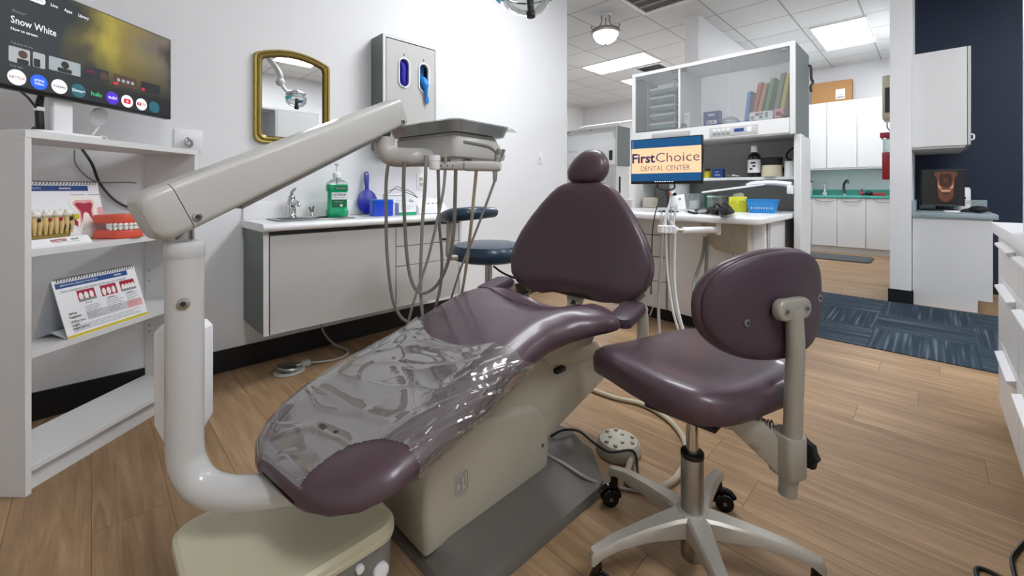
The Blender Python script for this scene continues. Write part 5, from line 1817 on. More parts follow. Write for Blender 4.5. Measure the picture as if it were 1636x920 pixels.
# folders
for k, (y, mt, lean, h, nm) in enumerate(((1.0, 'fold_blue', 6, .24, 'light blue'), (.955, 'fold_red', 10, .30, 'salmon red'), (.925, 'fold_tan', 12, .29, 'tan'), (.88, 'fold_green', 11, .32, 'green'), (.815, 'fold_dk', 10, .345, 'slate grey-green'), (.775, 'fold_yel', 9, .335, 'yellow'), (.70, 'fold_wh', 2, .28, 'white'))):
    T = Matrix.Translation((3.50, y, Zg + .004)) @ Matrix.Rotation(R(lean), 4, 'X')
    b = MB(M[mt])
    b.M = T
    b.box((0, -.012, 0), (.23, -.0105, h)).box((0, .0105, 0), (.23, .012, h * .97)).box((0, -.0105, 0), (.0015, .0105, h * .97))
    b.m(M['paper']).box((.006, -.0095, .004), (.22, .0095, h - .015))
    tag(b.build('folder'), nm + ' folder leaning behind the right glass door', 'folder', 'leaning folders in the glass cabinet')
carton('carton', 'dark blue carton with white barcode label behind the middle glass door', 'box', (3.42, 1.21, Zg + .001), (.12, .06, .105), R(-90), M['print_blue'],
       [(M['paper'], .025, .006, .1, .035), (M['print_dk'], .03, .01, .05, .03), (M['print_dk'], .055, .01, .06, .03), (M['print_dk'], .065, .01, .08, .03), (M['print_lt'], .035, .07, .085, .085)])
carton('carton', 'slim white carton behind the middle glass door at its left edge', 'box', (3.42, 1.405, Zg + .001), (.04, .04, .12), R(-90), M['paper'], [(M['print_lt'], .008, .06, .03, .1)])
carton('carton', 'patterned low carton in front of the leaning folders', 'box', (3.42, .87, Zg + .001), (.15, .06, .06), R(-90), M['paper'],
       [(M['print_grey'], .008, .008, .035, .03), (M['dark_red'], .04, .03, .06, .05), (M['green_dk'], .065, .01, .085, .03), (M['print_grey'], .06, .035, .09, .05), (M['print_grey'], .1, .01, .12, .05)])
carton('carton', 'small pink and red carton beside the patterned low carton', 'box', (3.42, .76, Zg + .001), (.055, .05, .065), R(-90), M['pink'], [(M['red'], .01, .015, .04, .045)])
t = thing('tape_dispenser', 'domed white dispenser behind the middle of the glass doors', 'dispenser', (3.47, 1.1, Zg), 0)
MB(M['clear_pl']).lathe((3.47, 1.1, Zg + .001), [(0, 0), (.07, 0), (.068, .02), (.05, .045), (.02, .058), (0, .06)], 24).build('dome', t)
MB(M['white_pl']).lathe((3.47, 1.1, Zg + .001), [(0, 0), (.05, 0), (.05, .012), (0, .014)], 20).build('base', t)

# frame: back wall panel, end posts, shelf
t = thing('unit_frame', 'white end posts and grey back panel carrying the centre cabinet', 'cabinet frame', (3.6, 1.26, 0))
MB(M['white']).box((3.40, UY0 - .03, 0), (3.50, UY0 + .012, Z0), .003, 1).box((3.5, UY0 - .012, 0), (3.81, UY0 + .012, Z0)).build('end_panel', t)
MB(M['white']).box((3.40, UY1 - .012, 0), (3.81, UY1 + .012, Z0), .002, 1).build('end_panel', t)
MB(M['mid_grey']).box((3.79, UY0 + .012, .10), (3.81, UY1 - .012, Z0)).build('back_panel', t)
MB(M['white']).box((3.5, UY0 + .012, 1.072), (3.79, UY1 - .012, 1.094), .003, 1).build('shelf', t)
# base cabinet
t = thing('base_cabinet', 'white base cabinet with drawers and smooth front panel under the centre counter', 'cabinet', (3.25, 1.28, 0))
MB(M['black_m']).box((3.1, .75, 0), (3.78, 1.84, .1)).build('toe_kick', t)
MB(M['white']).box((3.05, .74, .1), (3.78, 1.84, .79)).build('body', t)
pl = [(3.05, 1.40), (3.035, 1.38), (3.01, 1.25), (2.995, 1.1), (2.99, .95), (2.99, .76), (3.0, .745), (3.05, .745)]
MB(M['white_pl']).prism([(x, y, .1) for x, y in pl], (0, 0, .69), .004).build('front_panel', t)
MB(M['white']).box((3.03, .722, .1), (3.395, .74, .79), .002, 1).build('end_panel', t)
MB(M['print_grey']).box((3.042, 1.404, .1), (3.0499, 1.838, .789)).build('drawer_gap_shade', t)  # grey sheet behind the drawers, darkens the gaps like shade
for z0, z1 in ((.105, .302), (.31, .487), (.495, .652), (.66, .787)):
    MB(M['white']).box((3.03, 1.41, z0), (3.042, 1.832, z1), .002, 1).build('drawer', t)
# counter
t = thing('countertop', 'white counter with rounded corner projecting under the centre cabinet', 'countertop', (3.2, 1.28, .8))
pl = [(3.78, .68), (2.70, .68)] + [(2.70 + .06 * math.cos(a), .74 + .06 * math.sin(a)) for a in arc(270, 180, 6)][1:] + [(2.64, 1.35), (2.72, 1.6), (2.85, 1.84), (3.78, 1.84)]
MB(M['counter']).prism([(x, y, .80) for x, y in pl], (0, 0, .04), .01, 3).build('top', t)
MB(M['dark_lam']).box((2.99, .735, .7905), (3.78, 1.84, .80)).build('underside_shade', t)  # solid dark strip, stands in for the shade under the counter

# monitor with the clinic's sign
ml, mr = Vector((2.82, 1.577, 0)), Vector((2.865, 1.08, 0))
md = (mr - ml).normalized()
mc = (ml + mr) / 2
mrz = math.atan2(md.y, md.x)
t = thing('monitor', 'monitor showing the FirstChoice dental center sign on the centre counter', 'monitor', (mc.x, mc.y, .84), mrz)
zc = 1.203 - .84
mw, mh = .25, .163
MB(M['black'], local=t).box((-mw, 0, zc - mh), (mw, .03, zc + mh), .003).build('housing', t)
G['m_blue'] = glow('screen_navy_band', '#0E4A78', .62)
G['m_peach'] = glow('screen_peach', '#FBC49B', .63)
G['m_navy'] = glow('screen_navy_text', '#26355E', .5)
G['m_text'] = glow('screen_grey_text', '#6C6670', .5)
s = MB(G['m_blue'], local=t)
def mq(mt, x0, z0, x1, z1, d=.001):
    s.m(mt).add([(x0, -d, zc + z0), (x1, -d, zc + z0), (x1, -d, zc + z1), (x0, -d, zc + z1)], [[0, 1, 2, 3]])
mq(G['m_blue'], -mw + .006, -mh + .02, mw - .006, mh - .006)
mq(G['dark'], -mw + .006, -mh + .012, mw - .006, -mh + .022, .0014)
mq(G['m_peach'], -mw + .006, -.086, mw - .006, .095, .0015)
for k in range(8):
    mq(G['w'], -.07 + k * .017, -mh + .014, -.06 + k * .017, -mh + .02, .0018)
for k in range(3):
    mq(G['dim'], -mw + .012, mh - .025 - .018 * k, -mw + .02, mh - .017 - .018 * k, .0018)
s.m(G['m_navy']).text('First', (-.238, -.0018, zc - .008), (1, 0, 0), (0, 0, 1), .068, bold=.03, width=.17)
s.m(G['m_navy']).text('Choice', (-.062, -.0018, zc - .008), (1, 0, 0), (0, 0, 1), .068, bold=-.006, width=.295)
s.m(G['m_text']).text('DENTAL CENTER', (-.172, -.0018, zc - .068), (1, 0, 0), (0, 0, 1), .036, width=.345)
s.build('screen', t)
MB(M['black'], local=t).tube([(-.06, .02, zc - mh), (-.055, .03, zc - mh - .03), (0, .035, zc - mh - .045), (.055, .03, zc - mh - .03), (.06, .02, zc - mh)], .006, 8).tube([(0, .035, zc - mh - .04), (0, .06, .06), (0, .07, .012)], .009, 8).lathe((0, .07, .001), [(0, 0), (.07, 0), (.068, .008), (.02, .014), (0, .014)], 24).build('stand', t)

# assistant instrument arm under the counter
t = thing('handpiece_rack', 'white instrument holder arm with hanging hoses under the centre counter', 'instrument holder', (2.7, 1.05, .7))
q0, q1 = pd(1056, 366, 2.5), pd(1088, 367, 2.5)
r0, r1 = pd(1090, 368, 2.5), pd(1148, 367, 2.55)
MB(M['white_pl']).tube([r0, (r0 + r1) / 2, r1], [.018, .021, .019], 18, 4).build('arm', t)
MB(M['chrome']).cyl(q1 - (q1 - q0) * .35, r0, .013, None, 16).build('swivel', t)
MB(M['white_pl']).cyl(r1 - Vector((0, 0, .03)), (r1.x, r1.y, .795), .014, None, 14).build('pivot_post', t)
dq = (q1 - q0).normalized()
b = MB(M['white_pl'])
for k in range(4):
    c = q0 + (q1 - q0) * (.0 + .2 * k)
    b.lathe(c, [(.011, -.024), (.02, -.02), (.021, .02), (.011, .024)], 14)
b.tube([q0 - dq * .01, q1 - dq * .02], .016, 12, 0)
b.build('holder', t)
# valve and HVE handpieces above the holder
for k in range(4):
    c = q0 + (q1 - q0) * (.2 * k)
    top = c + Vector((.01, -.006 * k, .11 + .012 * k))
    MB(M['white_pl'] if k % 2 else M['clear_pl']).tube([c - Vector((0, 0, .03)), c + Vector((0, 0, .03)), top], [.008, .0095, .006], 10).build('handpiece', t)
c = q0 + (q1 - q0) * .65
hk = [c + Vector((0, 0, .02)), pd(1066, 345, 2.5), pd(1070, 325, 2.5), pd(1074, 312, 2.5), pd(1076, 308, 2.48)]
MB(M['white_pl']).tube(hk, [.009, .008, .007, .008, .01], 10).build('handpiece', t)
MB(M['black']).ball(pd(1078, 310, 2.47), .011, 12, 8).build('suction_tip', t)
mt_h = (('hose', 0.009, [(1058, 370, 2.5), (1056, 420, 2.5), (1052, 480, 2.5), (1054, 540, 2.45)]),
        ('hose_w', 0.007, [(1064, 370, 2.5), (1065, 410, 2.5), (1068, 450, 2.48), (1076, 500, 2.44), (1088, 540, 2.4)]),
        ('hose', 0.0085, [(1071, 370, 2.5), (1070, 420, 2.5), (1072, 450, 2.48), (1078, 490, 2.45), (1090, 530, 2.4)]),
        ('hose_w', 0.0095, [(1078, 370, 2.5), (1077, 420, 2.5), (1078, 460, 2.48), (1084, 500, 2.45), (1096, 545, 2.4)]))
for mt, r_, pts in mt_h:
    P_ = [pd(*p) for p in pts]
    l = P_[-1]
    P_ += [Vector((l.x + .03, l.y + .02, .12)), Vector((l.x + .12, l.y + .05, .02)), Vector((l.x + .25, l.y + .06, .015))]
    MB(M[mt]).tube(P_, r_, 9, 5).build('hose', t)
# loose cables around the holder
for nm, mt, pts in (('black cord hanging from the monitor beside the instrument holder', 'black', [(1062, 308, 2.62), (1052, 325, 2.6), (1046, 345, 2.58), (1042, 375, 2.55), (1041, 420, 2.55), (1040, 470, 2.55)]),
                    ('thin grey cord crossing behind the hoses under the centre counter', 'hose_d', [(1056, 400, 2.58), (1053, 440, 2.58), (1046, 480, 2.5), (1038, 505, 2.48)]),
                    ('mauve cord looped under the monitor', 'fold_red', [(1070, 305, 2.6), (1072, 318, 2.58), (1066, 335, 2.56), (1060, 350, 2.55), (1058, 358, 2.53)]),
                    ('thin black cord falling beside the front panel of the base cabinet', 'black', [(1077, 460, 2.6), (1079, 485, 2.55), (1085, 505, 2.5), (1095, 522, 2.45)])):
    tag(MB(M[mt]).tube([pd(*p) for p in pts], .0035, 6).build('power_cord'), nm, 'cord')
# junction box under the counter
t = thing('utility_box', 'beige utility box with grey hoses fixed under the centre counter', 'utility box', (2.86, .95, .6))
b = MB(M['beige'])
b.prism([(2.975, .81, .797), (2.975, .81, .59), (2.975, .90, .59), (2.975, 1.0, .61), (2.975, 1.06, .66), (2.975, 1.06, .797)], (-.1, 0, 0), .006)
b.build('body', t)
for y, z in ((.90, .70), (.92, .645)):
    MB(M['print_grey']).cyl((2.876, y, z), (2.873, y, z), .006, None, 10).build('knob', t)
MB(M['beige']).box((2.88, 1.04, .72), (2.95, 1.1, .79), .006).build('hose_outlet', t)
for k, (px, D) in enumerate(((1126, 2.75), (1131, 2.74))):
    P_ = [pd(px, 378, D), pd(px - 4 + k * 2, 410, D), pd(px - 18 + k * 14, 455, D - .08), pd(px - 14 + k * 9, 485, D - .15), pd(px - 8 + k * 2, 515, D - .22)]
    l = P_[-1]
    P_ += [Vector((l.x + .02, l.y + .02, .05)), Vector((l.x + .1, l.y + .12, .014))]
    MB(M['hose_d']).tube(P_, .0105, 10, 5).build('hose', t)
P_ = [pd(1173, 402, 2.66), pd(1172, 420, 2.66), pd(1168, 440, 2.66), pd(1166, 470, 2.66), pd(1166, 520, 2.66)]
MB(M['hose']).tube(P_, .008, 8, 4).build('hose', t)

# swing tray on the end post
t = thing('swing_tray', 'white tilted swing tray on an arm fixed to the right end post', 'tray table', (3.35, 1.0, 1.03))
ta, tb = pd(1121, 309, 3.1), pd(1222, 296, 2.95)
c = (ta + tb) / 2
dv = (tb - ta)
dh = Vector((dv.x, dv.y, 0)).normalized()
dn = Vector((-dh.y, dh.x, 0))
def TQ(u, v, z): return ta + dv * u + dn * v + Vector((0, 0, z))
if dn.x < 0: dn = -dn
MB(M['white_pl']).prism([TQ(0, 0, 0), TQ(1, 0, 0), TQ(1.05, .26, .0), TQ(.22, .26, .0)], (0, 0, .014), .004).build('tray_top', t)
MB(M['dark_grey']).prism([TQ(.28, .02, .015), TQ(.72, .02, .015), TQ(.75, .24, .015), TQ(.32, .24, .015)], (0, 0, .01), .003).build('tray_mat', t)
MB(M['white_pl']).prism([TQ(.7, .03, .016), TQ(1.0, .03, .016), TQ(1.0, .2, .03), TQ(.85, .2, .03)], (0, 0, .01), .003).build('paper_pad', t)
e1 = Vector((3.42, UY0 + .03, 1.035))
MB(M['white_pl']).tube([TQ(.98, .1, .02), (e1 + TQ(.98, .1, .02)) / 2 + Vector((0, 0, .005)), e1], [.016, .018, .02], 12, 4).build('swing_arm', t)
MB(M['white_pl']).box((3.38, UY0 + .013, .97), (3.46, UY0 + .05, 1.03), .006).build('wall_bracket', t)

# --- things on the small shelf (z 1.094)
ZS = 1.0945
def fat_bottle(name, label, p, r_, h, bm, cm, lm=None, cr=.4, neck=.35):
    t = thing(name, label, 'bottle', p)
    p = Vector(p)
    MB(bm).lathe(p, [(0, 0), (r_ * .94, 0), (r_, .006), (r_, h * .62), (r_ * .9, h * .7), (r_ * neck, h * .78), (r_ * neck, h * .82), (0, h * .82)], 24).build('bottle_body', t)
    MB(cm).lathe(p, [(0, h * .8), (r_ * cr * 1.1, h * .8), (r_ * cr, h), (0, h)], 20).build('cap', t)
    if lm:
        MB(lm).lathe(p, [(r_ * 1.01, h * .14), (r_ * 1.012, h * .14), (r_ * 1.012, h * .56), (r_ * 1.01, h * .56)], 24).build('label', t)
    return t
tb_ = fat_bottle('brown_bottle', 'tall dark bottle with white cap and white label on the small shelf', (3.55, .955, ZS), .044, .235, M['amber'], M['white_pl'], M['paper'], .5, .45)
lb = MB(M['print_dk'])
for z, y0, y1 in ((.10, -.02, .012), (.075, -.018, .0), (.055, .0, .02)):
    lb.box((3.505, .955 + y0, ZS + z), (3.5055, .955 + y1, ZS + z + .014))
lb.build('label_print', tb_)
t = thing('heater_pot', 'cream pot with black lid beside the dark bottle on the small shelf', 'pot', (3.55, .838, ZS))
MB(M['lime_pot'] if 'lime_pot' in M else M['cream']).lathe((3.55, .838, ZS), [(0, 0), (.066, 0), (.068, .006), (.063, .085), (0, .085)], 30).build('pot_body', t)
MB(M['black_m']).lathe((3.55, .838, ZS), [(0, .085), (.062, .085), (.07, .135), (.066, .142), (0, .144)], 30).build('lid', t)
t = thing('switch_box', 'cream box with red switch behind the white cylinder on the small shelf', 'device', (3.66, .745, ZS))
MB(M['cream']).box((3.61, .70, ZS), (3.72, .79, ZS + .13), .006).build('housing', t)
MB(M['red']).box((3.604, .765, ZS + .03), (3.612, .785, ZS + .07), .002).build('rocker_switch', t)
MB(M['black']).tube([(3.65, .76, ZS + .13), (3.65, .765, ZS + .17), (3.66, .73, ZS + .21), (3.68, .69, ZS + .215)], .006, 8).build('cord', t)
t = thing('white_dispenser', 'small white cylinder dispenser with dark top at the shelf right end', 'dispenser', (3.54, .725, ZS))
MB(M['white_pl']).lathe((3.54, .725, ZS), [(0, 0), (.031, 0), (.032, .004), (.032, .11), (0, .11)], 22).build('body', t)
MB(M['dark_grey']).lathe((3.54, .725, ZS), [(0, .11), (.02, .11), (.012, .128), (0, .132)], 18).build('top', t)
fat_bottle('small_bottle', 'small bottle with yellow label and dark cap on the small shelf', (3.56, 1.30, ZS), .026, .075, M['lime'], M['amber'], M['yellow'], .75, .6)
carton('carton', 'navy blue small box beside the yellow-labelled bottle on the shelf', 'box', (3.56, 1.215, ZS), (.08, .05, .072), R(-90), M['print_blue'], [(M['print_lt'], .02, .02, .06, .026), (M['print_lt'], .02, .045, .05, .05)])
t = thing('picture_frame', 'small dark framed card standing at the left of the small shelf', 'frame', (3.6, 1.4, ZS + .003), R(-78))
b = MB(M['white_pl'], local=t)
b.M = WM[t] @ Matrix.Rotation(R(-12), 4, 'X')
b.box((-.05, 0, 0), (.05, .008, .11), .002, 1)
b.build('frame', t)
b = MB(M['black'], local=t)
b.M = WM[t] @ Matrix.Rotation(R(-12), 4, 'X')
b.box((-.044, -.001, .006), (.044, .0, .104)).m(M['lime']).box((-.038, -.0016, .01), (-.008, -.001, .08))
b.build('card', t)
tag(MB(M['steel']).tube([(3.56, 1.14, ZS + .01), (3.55, 1.10, ZS + .016), (3.56, 1.06, ZS + .008), (3.54, 1.03, ZS + .012)], [.007, .011, .008, .005], 8).ball((3.57, 1.15, ZS + .014), .014, 10, 8).build('handpiece'), 'small steel handpiece lying on the shelf left of the dark bottle', 'instrument')
# --- things on the centre counter (z .84)
ZC = .8402
t = thing('basket', 'bright blue slotted plastic basket on the centre counter', 'basket', (3.28, .83, ZC), R(-82))
b = MB(M['sky'], local=t)
def bkr(w, d, z): return [(x, y, z) for x, y in rrect(w, d, .02, 4)]
b.ring([bkr(.15, .1, 0), bkr(.155, .105, .006), bkr(.19, .13, .085), bkr(.2, .14, .087), bkr(.2, .14, .093), bkr(.186, .126, .093), bkr(.15, .1, .008)])
b.build('basket_shell', t)
b = MB(M['print_lt'], local=t)
for k in range(9):
    x = -.06 + k * .015
    b.prism([(x + .003 * math.cos(a), -.0605, .035 + .007 * math.sin(a)) for a in arc(0, 360, 10)[:-1]], (0, -.0012, 0))
b.build('slot', t)
t = thing('tissue_box', 'yellow patterned cube tissue box with white tissue on the centre counter', 'tissue box', (3.34, 1.005, ZC), R(-75))
MB(M['lime'], local=t).box((-.057, -.057, 0), (.057, .057, .11), .004).build('box', t)
b = MB(M['yellow'], local=t)
for sx in (-.028, .028):
    b.tube([(sx + .02 * math.cos(a), -.058, .055 + .026 * math.sin(a)) for a in arc(0, 360, 18)[:-1]], .003, 5, 0, closed=True)
    b.tube([(sx + .01 * math.cos(a), -.058, .055 + .014 * math.sin(a)) for a in arc(0, 360, 14)[:-1]], .002, 5, 0, closed=True)
b.build('pattern', t)
MB(M['paper'], local=t).add([(-.035, .0, .109), (.035, .0, .109), (.04, -.01, .125), (.02, .0, .14), (-.005, -.01, .134), (-.03, .0, .128), (0, .02, .11)], [[0, 1, 2, 3], [0, 3, 4, 5], [0, 1, 6]]).build('tissue', t)
tag(MB(M['black_m']).tube([pz(1133, 336, .85) + Vector((0, 0, .01)), pz(1140, 336, .87), pz(1150, 338, .86), pz(1160, 337, .88), pz(1170, 338, .86)], [.014, .026, .018, .026, .014], 10, 5).ball(pz(1142, 336, .875), (.026, .02, .018)).ball(pz(1163, 337, .872), (.026, .02, .018)).tube([pz(1138, 333, .88), pz(1146, 326, .90), pz(1152, 331, .885), pz(1158, 325, .905), pz(1168, 333, .88)], .008, 8).build('goggles'), 'heap of black rubber goggles on the centre counter', 'goggles')
t = thing('metal_bowl', 'low round metal bowl on the front of the centre counter', 'bowl', (2.86, 1.075, ZC))
MB(M['steel']).lathe((2.86, 1.075, ZC), [(0, 0), (.034, 0), (.05, .02), (.055, .03), (.052, .031), (.047, .021), (.03, .004), (0, .004)], 28).build('bowl', t)
MB(M['dark_grey']).lathe((2.86, 1.075, ZC), [(0, .004), (.03, .005), (.04, .03), (.02, .04), (0, .042)], 24).build('lid', t)
tag(MB(M['black_m']).tube([pz(1100, 338, .845), pz(1107, 340, .848), pz(1114, 341, .845)], .008, 8).build('dark_clip'), 'dark clip lying left of the round metal bowl', 'clip')
t = thing('clear_jar', 'clear jar with white contents at the left of the centre counter', 'jar', (3.55, 1.40, ZC))
MB(M['clear_pl']).box((3.5, 1.345, ZC), (3.6, 1.455, ZC + .12), .008).build('jar', t)
MB(M['paper']).box((3.51, 1.37, ZC + .003), (3.59, 1.43, ZC + .07), .004).build('contents', t)
MB(M['clear_pl']).box((3.495, 1.34, ZC + .12), (3.605, 1.46, ZC + .128), .003).build('lid', t)
tag(MB(M['green_plastic']).lathe((3.6, 1.28, ZC), [(0, 0), (.05, 0), (.055, .12), (.052, .12), (.048, .005), (0, .005)], 24).build('tub'), 'dark green tub at the back of the centre counter', 'tub')
t = thing('clear_box', 'clear plastic box with pale lid in front of the dark green tub', 'box', (3.48, 1.2, ZC))
MB(M['clear_pl']).box((3.43, 1.145, ZC), (3.53, 1.255, ZC + .1), .006).build('box', t)
MB(M['print_lt']).box((3.427, 1.142, ZC + .1), (3.533, 1.258, ZC + .112), .003).build('lid', t)
carton('carton', 'small pink carton left of the yellow tissue box', 'box', (3.5, 1.05, ZC), (.06, .05, .075), R(-90), M['dark_red'], [(M['pink'], .01, .02, .05, .05)])
t = thing('white_remote', 'white handset leaning upright on the centre counter right of the monitor', 'handset', (3.2, 1.36, ZC), R(-75))
b = MB(M['white_pl'], local=t)
b.M = WM[t] @ Matrix.Rotation(R(-14), 4, 'X') @ Matrix.Rotation(R(-10), 4, 'Y')
b.box((-.035, -.008, .006), (.035, .008, .125), .006)
b.build('body', t)
b = MB(M['print_grey'], local=t)
b.M = WM[t] @ Matrix.Rotation(R(-14), 4, 'X') @ Matrix.Rotation(R(-10), 4, 'Y')
b.cyl((0, -.0075, .09), (0, -.0095, .09), .01, None, 16)
b.build('button', t)
tag(MB(M['beige']).box((3.45, 1.73, ZC), (3.58, 1.82, ZC + .09), .015).build('tissue_pack'), 'beige rounded pack on the counter left of the monitor', 'pack')
t = thing('wipes_tub', 'white tub with wide base behind the monitor on the centre counter', 'tub', (3.66, 1.575, ZC))
MB(M['white_pl']).lathe((3.66, 1.575, ZC), [(0, 0), (.07, 0), (.075, .01), (.085, .2), (0, .2)], 28).build('body', t)
MB(M['print_lt']).lathe((3.66, 1.575, ZC), [(0, .2), (.086, .2), (.086, .215), (0, .22)], 28).build('lid', t)

# ================================================================== FAR UNIT BEHIND THE HEADREST
t = thing('upper_cabinet', 'distant grey cabinet with glass doors seen behind the headrest', 'cabinet', (5.8, 4.0, 1.38))
fx, fxb, fy0, fy1 = 5.6, 6.0, 3.37, 4.7
MB(M['dark_lam']).box((fx + .015, fy0, 1.37), (fxb, fy0 + .018, 1.97)).build('side_panel', t)
MB(M['dark_lam']).box((fx + .015, fy1 - .018, 1.37), (fxb, fy1, 1.97)).build('side_panel', t)
MB(M['white']).box((fx + .015, fy0 + .018, 1.37), (fxb, fy1 - .018, 1.39)).build('bottom_panel', t)
MB(M['white']).box((fx + .015, fy0 + .018, 1.95), (fxb, fy1 - .018, 1.97)).build('top_panel', t)
MB(M['frost_back']).box((fxb - .01, fy0 + .018, 1.39), (fxb - .004, fy1 - .018, 1.95)).build('back_panel', t)
MB(M['white']).box((fx, fy0 - .002, 1.37), (fx + .015, fy0 + .022, 1.97)).box((fx, fy0 + .022, 1.955), (fx + .015, fy1, 1.97)).build('edge_strip', t)
for y0, y1 in ((fy0 + .025, fy0 + .5), (fy0 + .505, fy0 + .96), (fy0 + .965, fy1 - .02)):
    d = MB(M['frost']).box((fx + .004, y0, 1.395), (fx + .009, y1, 1.95)).build('glass_door', t)
    MB(M['steel']).box((fx - .003, y1 - .06, 1.93), (fx + .012, y1 - .015, 1.95)).build('hinge', d)
MB(M['glass']).box((fx + .03, fy0 + .97, 1.65), (fxb - .02, fy1 - .02, 1.656)).build('glass_shelf', t)
MB(M['steel']).tube([(fx - .01, fy0 + .03, 1.9), (fx - .03, fy0 + .03, 1.89), (fx - .03, fy0 + .03, 1.8), (fx - .01, fy0 + .03, 1.79)], .006, 8).build('door_handle', t)
MB(M['dark_grey']).box((fx - .006, fy0 + .07, 1.45), (fx, fy0 + .13, 1.6), .002, 1).build('lock_plate', t)
t = thing('tall_cabinet', 'distant white cabinet body below the glass cabinet behind the headrest', 'cabinet', (5.8, 4.0, 0))
MB(M['white']).box((fx + .02, fy0 + .02, 0), (fxb, fy1, 1.369)).build('body', t)
for k in range(3):
    MB(M['white']).box((fx, fy0 + .03 + k * .43, .1), (fx + .019, fy0 + .45 + k * .43, 1.36), .003, 1).build('door', t)
MB(M['black']).box((fx + .1, fy0 + .004, .95), (fx + .13, fy0 + .019, 1.2), .004).box((fx + .05, fy0 + .004, .75), (fx + .07, fy0 + .019, .9), .004).build('handle', t)
MB(M['white_pl']).box((fx + .0, fy0 - .25, 0), (fx + .3, fy0 + .018, .85), .004).build('side_unit', t)
tag(MB(M['hose_w']).tube([(6.3, 4.6, 1.4), (6.3, 4.6, 2.02), (6.3, 4.52, 2.12), (6.3, 4.3, 2.13), (6.3, 3.0, 2.13), (6.3, 2.5, 2.13), (6.3, 2.42, 2.06), (6.3, 2.4, 1.9), (6.3, 2.4, .02)], .018, 12, 5).build('rail'), 'white curved tube rail above the distant glass cabinet', 'rail')

# ================================================================== KITCHEN
t = thing('kitchen_wall_cabinet', 'row of plain white wall cupboards above the kitchen sink', 'cabinet', (8.83, 1.1, 1.36))
kx = 8.65
MB(M['white']).box((kx + .02, .3, 1.36), (9.0, 1.96, 2.45)).build('body', t)
for y0, y1 in ((.3, .85), (.856, 1.245), (1.251, 1.52), (1.526, 1.96)):
    MB(M['white']).box((kx, y0 + .003, 1.36), (kx + .019, y1 - .003, 2.45), .003, 1).build('door', t)
MB(M['mid_grey']).box((kx + .005, .3, 1.33), (9.0, 1.96, 1.3599)).build('light_rail', t)
kb = 8.35
t = thing('kitchen_base_cabinet', 'row of white kitchen base cupboards with bow handles under the teal counter', 'cabinet', (8.68, 1.1, 0))
MB(M['white']).box((kb + .05, .3, 0), (8.995, 1.96, .1)).box((kb + .02, .3, .1), (8.995, 1.96, .8699)).build('body', t)
for y0, y1 in ((.3, .72), (.72, 1.07), (1.07, 1.4), (1.4, 1.68), (1.68, 1.96)):
    d = MB(M['white']).box((kb, y0 + .003, .1), (kb + .019, y1 - .003, .865), .003, 1).build('door', t)
    ym = (y0 + y1) / 2
    MB(M['steel']).tube([(kb, ym - .12, .85), (kb - .025, ym - .08, .82), (kb - .03, ym, .81), (kb - .025, ym + .08, .82), (kb, ym + .12, .85)], .007, 8).build('handle', d)
t = thing('kitchen_counter', 'teal counter with splashback along the kitchen wall', 'countertop', (8.66, 1.1, .87))
MB(M['teal']).box((kb - .02, .3, .87), (9.0, 1.96, .905), .004).build('top', t)
MB(M['teal']).box((8.985, .3, .905), (9.0, 1.96, 1.0)).build('splashback', t)
kf = (8.72, 1.02)
t = thing('kitchen_faucet', 'dark arched kitchen faucet on the teal counter', 'faucet', (kf[0], kf[1], .905))
MB(M['steel']).lathe((kf[0], kf[1], .9055), [(0, 0), (.03, 0), (.026, .03), (0, .03)], 16).build('base', t)
MB(M['dark_grey']).tube([(kf[0], kf[1], .93), (kf[0] + .01, kf[1] + .01, 1.07), (kf[0] - .02, kf[1] - .02, 1.14), (kf[0] - .1, kf[1] - .05, 1.15), (kf[0] - .12, kf[1] - .06, 1.1)], [.02, .018, .018, .017, .014], 10).build('spout', t)
t = thing('water_filter', 'small chrome tap left of the dark kitchen faucet', 'tap', (8.72, 1.28, .905))
MB(M['chrome']).lathe((8.72, 1.28, .9055), [(0, 0), (.05, 0), (.045, .05), (.02, .06), (.02, .09), (.03, .1), (.0, .11)], 16).build('body', t)
MB(M['chrome']).tube([(8.72, 1.28, 1.0), (8.72, 1.28, 1.1), (8.68, 1.28, 1.14), (8.63, 1.28, 1.1)], .012, 8).build('spout', t)
t = thing('white_appliance', 'white box appliance at the left end of the teal counter', 'appliance', (8.65, 1.58, .905))
MB(M['white_pl']).box((8.5, 1.46, .906), (8.8, 1.72, 1.13), .01).build('housing', t)
MB(M['dark_grey']).box((8.49, 1.455, 1.1305), (8.81, 1.725, 1.15), .005).build('lid', t)
tag(MB(M['red']).box((8.55, .50, .906), (8.62, .66, .95), .008).build('red_box'), 'low red box on the teal counter beside the pillar', 'box')
tag(MB(M['black']).ball((8.55, .7, .942), (.05, .05, .035)).cyl((8.55, .7, .94), (8.55, .78, .93), .015).build('stapler'), 'small black tool left of the red box on the teal counter', 'tool')
tag(MB(M['dark_red']).lathe((8.6, .79, .906), [(0, 0), (.03, 0), (.03, .04), (.012, .055), (.01, .11), (0, .115)], 14).build('soap_bottle'), 'tiny dark red pump bottle on the teal counter', 'bottle')
tag(MB(M['mat_grey']).prism([(x, y, 0) for x, y in [(7.72 + a, 1.12 + b_) for a, b_ in rrect(.6, 1.05, .08, 4)]], (0, 0, .02), .006).build('floor_mat'), 'dark grey floor mat in front of the kitchen cupboards', 'mat')
t = thing('cardboard_box', 'brown cardboard box with a white shipping label on top of the kitchen cupboards', 'box', (8.82, 1.2, 2.45), R(4))
MB(M['card'], local=t).box((-.15, -.27, 0), (.15, .27, .34), .003, 1).build('box', t)
b = MB(M['card'], local=t)
b.box((-.15, -.272, .335), (-.0, .272, .342)).box((.01, -.272, .335), (.15, .272, .342))
b.build('flap', t)
